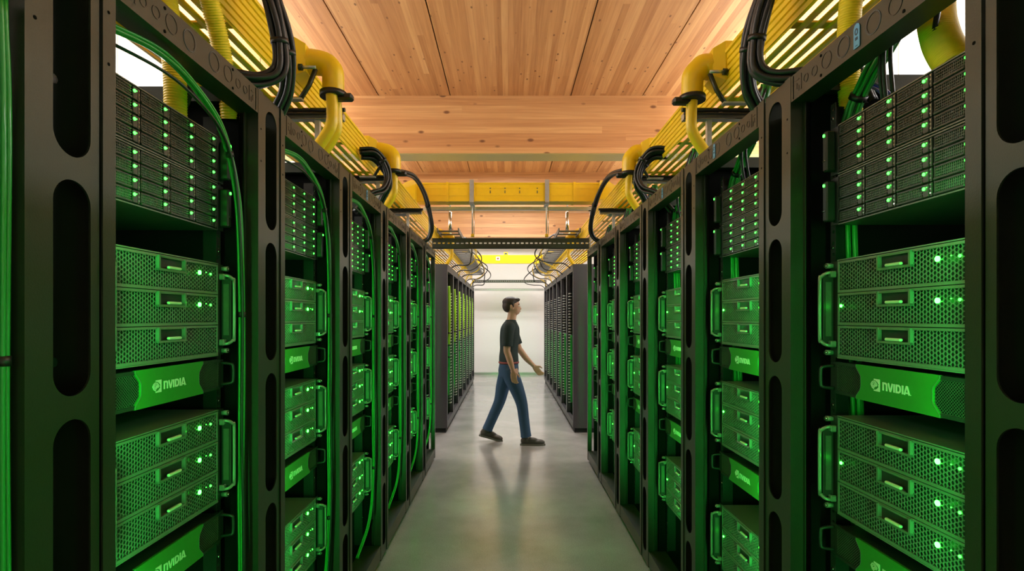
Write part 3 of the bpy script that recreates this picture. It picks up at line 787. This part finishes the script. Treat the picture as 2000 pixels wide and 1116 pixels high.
for x in (-.37, .40):
    r = empty('hanger_rod', (x, yc+.02, 2.34), 0, 'threaded steel rod hanging left of the aisle centre from the cross tray' if x < 0 else 'threaded steel rod hanging right of the aisle centre from the cross tray', 'rod', 'threaded rods under the cross tray')
    mb = MB(); mb.cyl((0, -.02, 0), (0, -.02, .55), .006, 'galvanised', 8); mb.cyl((.018, -.02, 0), (.018, -.02, .30), .004, 'chrome', 8); obj('rod', mb, r)
    mb = MB(); mb.box(-.022, .022, -.122, -.116, .33, .57, 'galvanised'); mb.box(-.022, .022, -.122, .09, .325, .337, 'galvanised'); obj('clip', mb, r)
    mb = MB(); mb.cbox(-.014, .02, -.035, 0, 0, .03, .004, 'yellow_plastic'); obj('foot_block', mb, r)
for S, rw in ((-1, 'left'), (1, 'right')):
    root = empty('tray_ramp', (S*.93, 5.55, 2.69), 0, f'yellow flared ramp joining the cross tray to the {rw} tray', 'cable tray', 'yellow ramps at the cross tray ends')
    mb = MB(); vs = []; fs = []
    for k in range(7):
        t = k/6; xx = S*(.18*t); y = -.05-1.05*t*t*0-.55*t; z = -.20*(t*t*(3-2*t)); hw = .085+.02*t; hh = .19-.04*t
        vs += [(xx, y-hw, z), (xx, y+hw, z), (xx, y+hw, z+hh), (xx, y-hw, z+hh)]
    for k in range(6):
        for q in range(4): fs.append([k*4+q, k*4+(q+1) % 4, k*4+4+(q+1) % 4, k*4+4+q])
    fs += [[0, 1, 2, 3], [24, 25, 26, 27]]
    mb.add(vs, fs, 'yellow_plastic'); obj('ramp', mb, root)
    mb = MB(); mb.cbox(*sorted((S*-.02, S*.10)), -.72, -.60, -.26, -.22, .008, 'galvanised'); obj('bracket', mb, root)
# strut crossing the aisle just below the cross tray
mb = MB(); mb.box(-.9, .9, -.02, .02, -.018, .018, 'galvanised'); o = obj('cross_strut', mb); o.location = (0, 5.76, 2.665); props(o, 'thin pale steel strut crossing the aisle beneath the yellow cross tray', 'strut')
for x in (-.845, .88):
    mb = MB(); mb.cyl((0, 0, 0), (0, 0, .43), .005, 'galvanised', 6); mb.cbox(-.018, .018, -.018, .018, .40, .45, .004, 'rack_inner'); o = obj('hanger_rod', mb); o.location = (x, 5.76, 2.24)
    props(o, ('steel rod at the left end' if x < 0 else 'steel rod at the right end')+' of the thin strut crossing the aisle', 'rod', 'rods at the strut ends')

# perforated bridges
def bridge(y, z0, z1, xa, xb, lab, mat, slots):
    mb = MB(); n = slots; w = (xb-xa)/n; zm = z0+(z1-z0)*.42; zn = z0+(z1-z0)*.62
    mb.box(xa, xb, 0, .004, z0, zm, mat); mb.box(xa, xb, 0, .004, zn, z1, mat)
    mb.box(xa, xb, 0, .035, z0, z0+.004, mat); mb.box(xa, xb, 0, .035, z1-.004, z1, mat)
    for k in range(n): mb.slotcell(xa+k*w, xa+(k+1)*w, zm, zn, w*.66, (zn-zm)*.75, 0, .004, mat, 3)
    if y > 12 and z0 > 2.3:
        for x in (xa+.005, xb-.03): mb.box(x, x+.025, 0, .03, 2.201, z0, mat)
    o = obj('perforated_crossbar', mb); o.location = (0, y, 0); props(o, lab, 'crossbar')
bridge(5.70, 2.232, 2.342, -.80, .86, 'dark perforated crossbar spanning the aisle at the near rows\' end', 'rack_metal', 34)
bridge(12.62, 2.325, 2.385, -.84, .90, 'dark perforated crossbar at the far end of the aisle', 'rack_metal', 40)
bridge(12.72, 2.14, 2.185, -.785, .845, 'pale perforated rail beneath the dark far crossbar', 'galvanised', 40)

# far yellow trough with a tag
root = empty('far_trough', (0, 12.95, 2.80), 0, 'yellow trough crossing in front of the far white wall', 'cable tray')
mb = MB(); mb.box(-.9, .9, -.06, .06, 0, .01, 'yellow_plastic'); mb.box(-.9, .9, -.066, -.058, 0, .20, 'yellow_plastic'); mb.box(-.9, .9, -.072, -.06, .185, .2, 'yellow_plastic'); mb.box(-.9, .9, -.070, -.06, .06, .07, 'yellow_plastic'); obj('trough', mb, root)
mb = MB(); mb.box(-.285, -.19, -.075, -.067, .07, .16, 'white_label'); mb.box(-.262, -.214, -.077, -.075, .095, .135, 'belt'); obj('tag', mb, root, 'white tag with a red mark')
mb = MB(); mb.box(-.10, 0, -.05, -.03, .2, .27, 'yellow_plastic'); mb.box(-.08, -.02, -.055, -.05, .22, .25, 'label_dark'); obj('clip', mb, root)

# ladder racks over the far rows with looping cables
for S, rw in ((-1, 'left'), (1, 'right')):
    a, b = (.60, .86) if S < 0 else (.62, .88)
    root = empty('ladder_rack', (S*a, 6.6, 2.55), 0, f'silver ladder rack hanging above the far {rw} cabinets', 'ladder rack', 'silver ladder racks over the far cabinets')
    for x in (0, b-a):
        mb = MB(); mb.box(*sorted((S*x, S*(x+.014))), 0, 6.4, 0, .05, 'ladder_steel'); obj('side_rail', mb, root)
    for k in range(27):
        mb = MB(); mb.box(*sorted((S*.012, S*(b-a))), .05+k*.24, .09+k*.24, .008, .028, 'ladder_steel'); obj('rung', mb, root)
    mb = MB(); mb.cyl((S*.14, .3, .04), (S*.14, .3, .62), .010, 'galvanised', 8); mb.cyl((S*.14, .3, .04), (S*.14, .3, .30), .022, 'chrome', 8); obj('hanger', mb, root)
    onames = ['first', 'second', 'third', 'fourth', 'fifth', 'sixth', 'seventh']
    for k in range(6):
        y = 7.2+k*.95+.3*rnd.random(); dx = .06+.20*rnd.random(); dz = .12*rnd.random()-.04
        pts = [(S*(a+.12), y-.1, 2.60), (S*(a-.02), y-.02, 2.60), (S*(a-dx), y+.08, 2.46-dz), (S*(a-dx+.01), y+.12, 2.34-dz), (S*(a-.04), y+.14, 2.25), (S*(a+.14), y+.15, 2.24), (S*(a+.26), y+.16, 2.15)]
        cable_bundle('looping_cable', pts, 2, .0075, .012, 'cable_black', f'black cable loop hanging from the far {rw} ladder rack, {onames[k]} one back', 'cable', f'black loops under the {rw} ladder rack', (), 6, 6)
    for k in range(3):
        y = 8.0+k*1.4
        pts = [(S*(a+.16), y-.3, 2.62), (S*(a+.0), y-.1, 2.62), (S*(a-.12), y+.1, 2.50), (S*(a-.06), y+.35, 2.36), (S*(a+.12), y+.5, 2.28), (S*(a+.2), y+.6, 2.15)]
        cable_bundle('yellow_patch_cable', pts, 2, .005, .008, 'yellow_hose', f'thin yellow cable drooping from the far {rw} ladder rack, {onames[k]} one back', 'cable', f'yellow cables under the {rw} ladder rack', (), 6, 6)

# black cable loops in front of the near trays
def mirror(pts): return [(-x*.835/.775, y-.02, z) for x, y, z in pts]
A1 = [(-1.03, 1.62, 2.60), (-.90, 1.66, 2.70), (-.80, 1.70, 2.64), (-.752, 1.74, 2.52), (-.735, 1.79, 2.40), (-.755, 1.84, 2.28), (-.80, 1.86, 2.20), (-.84, 1.87, 2.10)]
A2 = [(-1.03, 1.58, 2.60), (-.90, 1.62, 2.69), (-.79, 1.66, 2.62), (-.75, 1.70, 2.50), (-.735, 1.735, 2.39), (-.742, 1.745, 2.30), (-.79, 1.715, 2.255), (-.86, 1.66, 2.243), (-.93, 1.60, 2.235), (-.97, 1.58, 2.12)]
cable_bundle('black_cable_bundle', A1, 6, .0095, .017, 'cable_black', 'outer black cable bundle curving onto the nearest left slotted post', 'cable bundle', 'thick black bundles above the near racks', (.35, .6), 8, 10)
cable_bundle('black_cable_bundle', A2, 6, .0095, .017, 'cable_black', 'inner black cable bundle curving back over the nearest left top beam', 'cable bundle', 'thick black bundles above the near racks', (.45,), 8, 10)
cable_bundle('black_cable_bundle', mirror(A1), 6, .0095, .017, 'cable_black', 'outer black cable bundle curving onto the nearest right slotted post', 'cable bundle', 'thick black bundles above the near racks', (.35, .6), 8, 10)
cable_bundle('black_cable_bundle', mirror(A2), 6, .0095, .017, 'cable_black', 'inner black cable bundle curving back over the nearest right top beam', 'cable bundle', 'thick black bundles above the near racks', (.45,), 8, 10)
B1 = [(-.88, 3.20, 2.49), (-.80, 3.24, 2.50), (-.752, 3.29, 2.44), (-.735, 3.31, 2.36), (-.76, 3.28, 2.28), (-.82, 3.22, 2.235), (-.9, 3.18, 2.12)]
B2 = [(-.88, 3.24, 2.47), (-.81, 3.28, 2.47), (-.755, 3.34, 2.40), (-.745, 3.36, 2.32), (-.79, 3.37, 2.24), (-.84, 3.38, 2.12)]
for P_, nmx in ((B1, 'front'), (B2, 'rear')):
    cable_bundle('black_cable_bundle', P_, 4, .0095, .014, 'cable_black', f'{nmx} short black loop curling into the third left-row rack top', 'cable bundle', 'short black loops above the third racks', (.3,), 8, 8)
    cable_bundle('black_cable_bundle', mirror(P_), 4, .0095, .014, 'cable_black', f'{nmx} short black loop curling into the third right-row rack top', 'cable bundle', 'short black loops above the third racks', (.3,), 8, 8)
D1 = [(-.92, 3.85, 2.56), (-.79, 3.97, 2.575), (-.745, 4.30, 2.62), (-.72, 4.65, 2.56), (-.715, 4.95, 2.44), (-.72, 5.08, 2.33), (-.76, 5.12, 2.25), (-.84, 5.10, 2.20)]
cable_bundle('black_cable_bundle', D1, 3, .0105, .013, 'cable_black', 'long black cable arch dropping to the far end of the left row', 'cable bundle', 'long black arches above the row ends', (.5,), 8, 8)
cable_bundle('black_cable_bundle', mirror(D1), 3, .0105, .013, 'cable_black', 'long black cable arch dropping to the far end of the right row', 'cable bundle', 'long black arches above the row ends', (.5,), 8, 8)

# ---------------------------------------------------------------- far cabinets
def cabinet_template(s, lime):
    T = []; w = .80; hw = w/2; Hc = 2.2; D = 1.0
    p = MB(); fr = .055
    for a in (-1, 1): p.box(*sorted((a*hw, a*(hw-fr))), 0, .05, .06, Hc, 'cabinet_paint')
    p.box(-hw, hw, 0, .05, Hc-.09, Hc, 'cabinet_paint'); p.box(-hw, hw, 0, .05, .06, .14, 'cabinet_paint')
    T.append(('front_frame', p.mesh('front_frame'), None, None, None))
    for a in (-1, 1):
        p = MB(); p.box(*sorted((a*hw, a*(hw-.01))), .05, D, .06, Hc, 'cabinet_paint'); T.append(('side_panel', p.mesh('side_panel'), None, None, None))
    p = MB(); p.box(-hw, hw, D-.01, D, .06, Hc, 'rack_inner'); T.append(('back_panel', p.mesh('back_panel'), None, None, None))
    p = MB(); p.box(-hw+.01, hw-.01, .05, D-.01, Hc-.012, Hc, 'cabinet_paint'); T.append(('top_panel', p.mesh('top_panel'), None, None, None))
    p = MB(); p.box(-hw+.02, hw-.02, .02, D-.02, .0, .06, 'rack_inner'); T.append(('plinth', p.mesh('plinth'), None, None, None))
    # finger duct near side: ivory rungs
    for a in (-1, 1):
        p = MB()
        for k in range(38):
            z = .28+k*.042; x = a*(hw-fr-.035)
            p.tube([(x-.028, .06, z), (x-.02, .02, z+.004), (x+.02, .02, z+.012), (x+.028, .06, z+.012)], .0045, 'rung_ivory', 5)
        T.append(('cable_fingers', p.mesh('cable_fingers'), None, None, 'column of pale cable fingers'))
    p = MB(); xs = s*(hw-fr-.002); p.box(*sorted((xs, xs-s*.006)), .012, .045, .3, 2.0, 'rack_inner'); T.append(('light_bar', p.mesh('light_bar'), None, None, None))
    return T
def switch_template():
    T = []; p = MB(); p.box(-.24, .24, .12, .6, 0, .088, 'server_dark'); p.box(-.24, .24, .112, .12, .002, .086, 'drive_frame')
    for r in range(2):
        for k in range(12): p.box(-.20+k*.030, -.20+k*.030+.02, .108, .113, .014+r*.036, .034+r*.036, 'black_void')
    T.append(('chassis', p.mesh('chassis'), None, None, None))
    q = MB()
    for r in range(2):
        for k in range(12):
            if (k*7+r*3) % 5 < 3: q.box(-.198+k*.030, -.193+k*.030, .106, .109, .036+r*.036, .040+r*.036, 'port_light')
    T.append(('port_lights', q.mesh('port_lights'), None, None, 'row of small green port lights'))
    return T
CB = {-1: cabinet_template(-1, True), 1: cabinet_template(1, False)}; SWT = switch_template()
onames = ['first', 'second', 'third', 'fourth', 'fifth', 'sixth', 'seventh']
for side in (-1, 1):
    X = -.79 if side < 0 else .85; rz = R(90) if side < 0 else R(-90); s = side; row = 'left' if side < 0 else 'right'
    for i in range(7):
        yc = 7.02+.4+i*.802
        root = empty('network_cabinet', (X, yc, 0), rz, f'tall charcoal cabinet beyond the gap, {onames[i]} in the far {row} row', 'cabinet', f'charcoal cabinets of the far {row} row')
        stamp(CB[s], root)
        for k, z in enumerate((.35, .62, .89, 1.16, 1.43)):
            rt = empty('network_switch', (X, yc, z), rz, f'dark switch with green port lights, {onames[k]} from the bottom in the {onames[i]} far {row} cabinet', 'network switch', f'switches in the far {row} cabinets'); stamp(SWT, rt)
        xx = X+side*.05; yb = yc-.20 if side < 0 else yc+.22
        light('cabinet_light', (X+side*.028, yc-.335, .72), (R(90), 0, R(side*-24)), .03, .8, 1.3, GREEN, R(64))
        if side < 0:
            cable_bundle('cable_bundle', [(xx, yc+.24, 1.95), (xx+.01, yc+.245, 1.75), (xx+.01, yc+.24, 1.4), (xx, yc+.24, 1.12)], 7, .006, .013, 'cable_lime' , f'lime green cable bundle inside the {onames[i]} far left cabinet', 'cable bundle', 'lime bundles in the far left cabinets', (.8,), 5, 8)
            cable_bundle('cable_bundle', [(xx, yc+.24, 1.10), (xx+.005, yc+.245, .9), (xx, yc+.24, .7), (xx-.01, yc+.235, .4)], 5, .006, .012, 'cable_green', f'green cable bundle under the lime one in the {onames[i]} far left cabinet', 'cable bundle', 'green bundles in the far left cabinets', (.3,), 5, 8)
            light('cabinet_lamp', (X+side*.028, yc-.335, 1.68), (R(90), 0, R(side*-24)), .03, .35, .8, (.75, 1.0, .15), R(60))
        else:
            cable_bundle('cable_bundle', [(xx, yc+.24, 1.25), (xx, yc+.245, 1.0), (xx, yc+.24, .7), (xx, yc+.24, .3)], 4, .006, .010, 'cable_green' , f'green cable bundle inside the {onames[i]} far right cabinet', 'cable bundle', 'green bundles in the far right cabinets', (.5,), 5, 8)

# ---------------------------------------------------------------- walking person
PY = 6.45
person = empty('person', (0, PY, 0), 0, 'person in black T-shirt and blue jeans walking across the aisle', 'person')
def ellip(mb, c, r, m, nu=16, nv=12):
    o = len(mb.v)
    for j in range(nv+1):
        ph = math.pi*j/nv
        for i in range(nu):
            th = 2*math.pi*i/nu; q = max(math.sin(ph), .02)
            mb.v.append((c[0]+r[0]*q*math.cos(th), c[1]+r[1]*q*math.sin(th), c[2]+r[2]*math.cos(ph)))
    for j in range(nv):
        for i in range(nu): mb.face([o+j*nu+i, o+(j+1)*nu+i, o+(j+1)*nu+(i+1) % nu, o+j*nu+(i+1) % nu], m, True)
    mb.face([o+i for i in range(nu)], m); mb.face([o+nv*nu+i for i in range(nu-1, -1, -1)], m)
def loft(mb, secs, m, n=20):
    # horizontal elliptical sections (x, y, z, rx, ry), splined
    A = spline([s_[:3] for s_ in secs], 5); Bq = spline([(s_[3], s_[4], 0) for s_ in secs], 5); o = len(mb.v)
    for p, q in zip(A, Bq):
        for k in range(n): t = 2*math.pi*k/n; mb.v.append((p.x+q.x*math.cos(t), p.y+q.y*math.sin(t), p.z))
    for j in range(len(A)-1):
        for k in range(n): mb.face([o+j*n+k, o+j*n+(k+1) % n, o+(j+1)*n+(k+1) % n, o+(j+1)*n+k], m, True)
    mb.face([o+k for k in range(n)][::-1], m); mb.face([o+(len(A)-1)*n+k for k in range(n)], m)
def limb(mb, pts, m, n=14, seg=5):
    A = spline([p[:3] for p in pts], seg); q = spline([(p[3], 0, 0) for p in pts], seg)
    mb.tube(A, .01, m, n, rad=lambda i: q[i].x)
def fuse(name, mb, parent, vox, label=None, smooth=3):
    o = obj(name, mb, parent, label)
    r = o.modifiers.new('Remesh', 'REMESH'); r.mode = 'VOXEL'; r.voxel_size = vox; r.use_smooth_shade = True
    t = o.modifiers.new('Smooth', 'SMOOTH'); t.factor = .5; t.iterations = smooth
    return o
def hand(mb, w, d, side, curl):
    w = Vector(w); d = Vector(d).normalized(); n = Vector((0, side, 0)); f = n.cross(d).normalized()
    if f.x < 0: f = -f
    for a in (-.022, -.008, .008, .022): limb(mb, [(*(w-d*.01+f*a*.5), .015), (*(w+d*.035+f*a), .0155), (*(w+d*.08+f*a*1.15), .0125)], 'skin', 8, 3)
    for off, L in ((.028, .070), (.0095, .080), (-.010, .074), (-.028, .058)):
        p = w+d*.075+f*off; pts = [(*p, .0095)]; dd = d.copy()
        for j, (q, r) in enumerate(((.44, .0090), (.31, .0084), (.25, .0072))):
            dd = (dd+(f*.16-n*.10)*curl*(j+.5)).normalized(); p = p+dd*L*q; pts.append((*p, r))
        limb(mb, pts, 'skin', 8, 2)
    b = w+d*.018+f*.022; p1 = b+(d*.55+f*.85-n*.2).normalized()*.034; p2 = p1+(d*.9+f*.35-n*.2).normalized()*.028; p3 = p2+(d*1.0+f*.1-n*.2).normalized()*.02
    limb(mb, [(*b, .0135), (*p1, .0115), (*p2, .0100), (*p3, .008)], 'skin', 8, 2)
# one continuous body, facing +x, its right side towards the aisle's near end
b = MB(); K = 'skin'
loft(b, [(.012, 0, .90, .095, .135), (.010, 0, 1.0, .098, .135), (.012, 0, 1.12, .092, .125), (.020, 0, 1.26, .105, .145), (.025, 0, 1.37, .100, .160), (.028, 0, 1.43, .075, .12), (.032, 0, 1.46, .050, .06)], K)
limb(b, [(.025, 0, 1.42, .062), (.042, 0, 1.48, .055), (.052, 0, 1.54, .054), (.06, 0, 1.58, .056)], K)
ellip(b, (.050, 0, 1.645), (.094, .075, .092), K); ellip(b, (.082, 0, 1.600), (.062, .060, .075), K); ellip(b, (.105, 0, 1.562), (.035, .036, .024), K)
ellip(b, (.128, 0, 1.622), (.016, .045, .018), K); limb(b, [(.138, 0, 1.640, .009), (.149, 0, 1.618, .009), (.154, 0, 1.605, .010), (.143, 0, 1.599, .009)], K, 10, 3)
ellip(b, (.137, 0, 1.578), (.012, .024, .009), K)
for a in (-1, 1): ellip(b, (.050, a*.077, 1.622), (.020, .009, .030), K, 12, 8)
limb(b, [(.02, -.10, 1.40, .055), (.015, -.165, 1.385, .055), (.005, -.19, 1.32, .050), (-.005, -.205, 1.22, .045), (-.012, -.21, 1.12, .040), (.0, -.212, 1.08, .039), (.025, -.212, 1.0, .037), (.055, -.205, .90, .027), (.062, -.203, .875, .025)], K)
limb(b, [(.03, .10, 1.40, .055), (.04, .165, 1.385, .055), (.065, .19, 1.32, .050), (.10, .205, 1.22, .045), (.135, .212, 1.12, .040), (.165, .212, 1.08, .039), (.225, .205, 1.00, .037), (.305, .195, .92, .027), (.325, .192, .90, .025)], K)
for q, pts in ((-1, [(.03, -.09, .88), (.10, -.10, .68), (.160, -.10, .49), (.185, -.10, .32), (.212, -.10, .13), (.222, -.10, .08)]), (1, [(-.0, .09, .88), (-.06, .10, .68), (-.095, .10, .49), (-.165, .10, .33), (-.240, .10, .17), (-.258, .10, .12)])):
    limb(b, [(*p, r) for p, r in zip(pts, (.088, .075, .054, .052, .038, .038))], K)
hand(b, (.062, -.203, .875), (.10, .02, -1), -1, 1.0)
hand(b, (.325, .192, .90), (.62, -.03, -.78), 1, 1.0)
body = fuse('body', b, person, .0065, None, 4)
t = MB(); K = 'shirt'
loft(t, [(.012, 0, .945, .118, .158), (.010, 0, 1.03, .116, .152), (.012, 0, 1.13, .108, .142), (.020, 0, 1.26, .118, .158), (.025, 0, 1.37, .113, .170), (.028, 0, 1.425, .090, .135), (.034, 0, 1.462, .066, .075), (.036, 0, 1.478, .062, .064)], K)
limb(t, [(.02, -.10, 1.39, .068), (.013, -.168, 1.383, .068), (.004, -.194, 1.32, .066), (-.005, -.207, 1.22, .064), (-.009, -.210, 1.17, .064)], K)
limb(t, [(.03, .10, 1.39, .068), (.042, .168, 1.383, .068), (.067, .194, 1.32, .066), (.102, .207, 1.22, .064), (.118, .210, 1.17, .064)], K)
fuse('tshirt', t, person, .008, 'black short-sleeved T-shirt', 3)
t = MB(); K = 'denim'
loft(t, [(-.002, 0, .80, .105, .150), (.006, 0, .87, .122, .158), (.010, 0, .93, .116, .154), (.012, 0, .975, .110, .148)], K)
limb(t, [(.015, -.078, .90, .095), (.045, -.085, .80, .100), (.105, -.10, .66, .086), (.162, -.10, .49, .070), (.186, -.10, .32, .064), (.205, -.10, .17, .062), (.215, -.10, .095, .066)], K)
limb(t, [(.0, .078, .90, .095), (-.02, .085, .80, .100), (-.062, .10, .66, .086), (-.100, .10, .49, .070), (-.168, .10, .33, .064), (-.230, .10, .19, .062), (-.252, .10, .135, .065)], K)
fuse('jeans', t, person, .009, 'blue denim jeans', 3)
mb = MB(); mb.tube([(.011+.112*math.cos(2*math.pi*k/24), .150*math.sin(2*math.pi*k/24), .968) for k in range(25)], .013, 'belt', 8); obj('belt', mb, person, 'dark red belt')
def shoe(x, y, z, pitch):
    t = MB(); ellip(t, (-.045, 0, .052), (.062, .042, .048), 'shoe'); ellip(t, (.02, 0, .050), (.085, .044, .042), 'shoe'); ellip(t, (.10, 0, .034), (.082, .050, .034), 'shoe')
    limb(t, [(-.045, 0, .06, .045), (-.05, 0, .10, .044)], 'shoe'); t.box(-.10, .16, -.035, .035, .010, .03, 'shoe')
    o = fuse('shoe', t, person, .006, 'dark lace-up shoe', 3); o.location = (x, y, z); o.rotation_euler = (0, pitch, 0)
    m2 = MB(); m2.prism([(-.112, -.028), (-.09, -.042), (0, -.042), (.09, -.053), (.15, -.047), (.186, -.02), (.186, .02), (.15, .047), (.09, .053), (0, .042), (-.09, .042), (-.112, .028)], 0, .020, 'sole', 'z'); obj('sole', m2, o)
    m3 = MB()
    for k in range(4): m3.tube([(.01+k*.02, -.028, .078-k*.008), (.012+k*.02, 0, .095-k*.009), (.01+k*.02, .028, .078-k*.008)], .003, 'label_dark', 5)
    obj('laces', m3, o)
shoe(.255, -.10, 0.0, 0)
shoe(-.245, .10, .040, R(15))
h = MB()
ellip(h, (.030, 0, 1.688), (.098, .084, .066), 'hair'); ellip(h, (-.002, 0, 1.640), (.066, .080, .078), 'hair'); ellip(h, (.095, 0, 1.715), (.052, .060, .026), 'hair')
for a in (-1, 1): limb(h, [(.050, a*.070, 1.68, .020), (.062, a*.076, 1.645, .012), (.066, a*.076, 1.62, .008)], 'hair', 8, 3)
fuse('hair', h, person, .006, 'short dark hair', 2)
for a in (-1, 1):
    e = MB(); ellip(e, (.128, a*.030, 1.640), (.013, .014, .010), 'eye_white', 10, 8); ellip(e, (.138, a*.030, 1.640), (.005, .006, .006), 'eye_iris', 8, 6); obj('eye', e, body)
    e = MB(); e.tube([(.136, a*.015, 1.660), (.137, a*.030, 1.664), (.124, a*.050, 1.659)], .004, 'hair', 6); obj('eyebrow', e, body)
e = MB(); ellip(e, (.145, 0, 1.580), (.008, .022, .004), 'lip', 10, 6); ellip(e, (.144, 0, 1.573), (.008, .019, .004), 'lip', 10, 6); obj('lips', e, body)

# ---------------------------------------------------------------- lamps of the hall and added fill lights
WHITE = (1.0, .975, .94)
def lamp(x, y0, y1, z, w, p_down, p_up, lab):
    root = empty('linear_lamp', (x, (y0+y1)/2, z), 0, lab, 'lamp', 'long white lamps of the hall')
    L = y1-y0; sg = 1 if x < 0 else -1
    mb = MB(); mb.box(-w/2-.01, w/2+.01, -L/2, L/2, .012, .05, 'wall_paint'); obj('housing', mb, root)
    for yy in (-L*.35, L*.35):
        mb = MB(); mb.cyl((0, yy, .05), (0, yy, HC-z-.03), .004, 'galvanised', 6); obj('suspension_rod', mb, root)
    light('lamp_down', (x, (y0+y1)/2, z), (0, 0, 0), w, L, p_down, WHITE)
    light('lamp_up', (x, (y0+y1)/2, z+.16), (R(180), R(-52*sg), 0), w, L, p_up, WHITE)  # uplight added for the ceiling, tilted toward the aisle to even it out
lamp(-2.5, .6, 6.3, 2.75, .25, 120, 230, 'long lamp in the side aisle beyond the near left racks')
lamp(2.6, .6, 6.3, 2.75, .25, 120, 230, 'long lamp in the side aisle beyond the near right racks')
lamp(-2.5, 7.3, 13.2, 2.75, .25, 90, 105, 'long lamp in the side aisle beyond the far left cabinets')
lamp(2.6, 7.3, 13.2, 2.75, .25, 90, 105, 'long lamp in the side aisle beyond the far right cabinets')
light('ceiling_fill', (0, 8.3, 4.15), (0, 0, 0), 1.6, .5, 150, WHITE)  # added fill, out of sight behind the beam, brightens the gap floor
light('ceiling_fill', (0, 11.4, 4.15), (R(12), 0, 0), 2.2, .5, 120, WHITE)  # added fill hidden between beams, brightens the far wall
w = bpy.data.worlds.new('world'); bpy.context.scene.world = w; w.use_nodes = True
w.node_tree.nodes['Background'].inputs[0].default_value = (.8, .85, .9, 1); w.node_tree.nodes['Background'].inputs[1].default_value = .05

# ---------------------------------------------------------------- camera, view
cd = bpy.data.cameras.new('camera'); cam = bpy.data.objects.new('camera', cd); C.objects.link(cam)
cam.location = (0, 0, 1.5); cam.rotation_euler = (R(90), 0, 0); cd.sensor_width = 36; cd.lens = 36*F/2000
cd.shift_x = 8/2000; cd.shift_y = 63/2000; cd.clip_start = .01
sc = bpy.context.scene; sc.camera = cam
sc.view_settings.view_transform = 'Standard'; sc.view_settings.look = 'None'; sc.view_settings.exposure = 0; sc.view_settings.gamma = 1
sc.view_settings.use_curve_mapping = False
cy = sc.cycles; cy.use_denoising = True; cy.max_bounces = 7; cy.diffuse_bounces = 3; cy.glossy_bounces = 4; cy.sample_clamp_indirect = 6; cy.caustics_reflective = False; cy.caustics_refractive = False
cy.use_light_tree = True
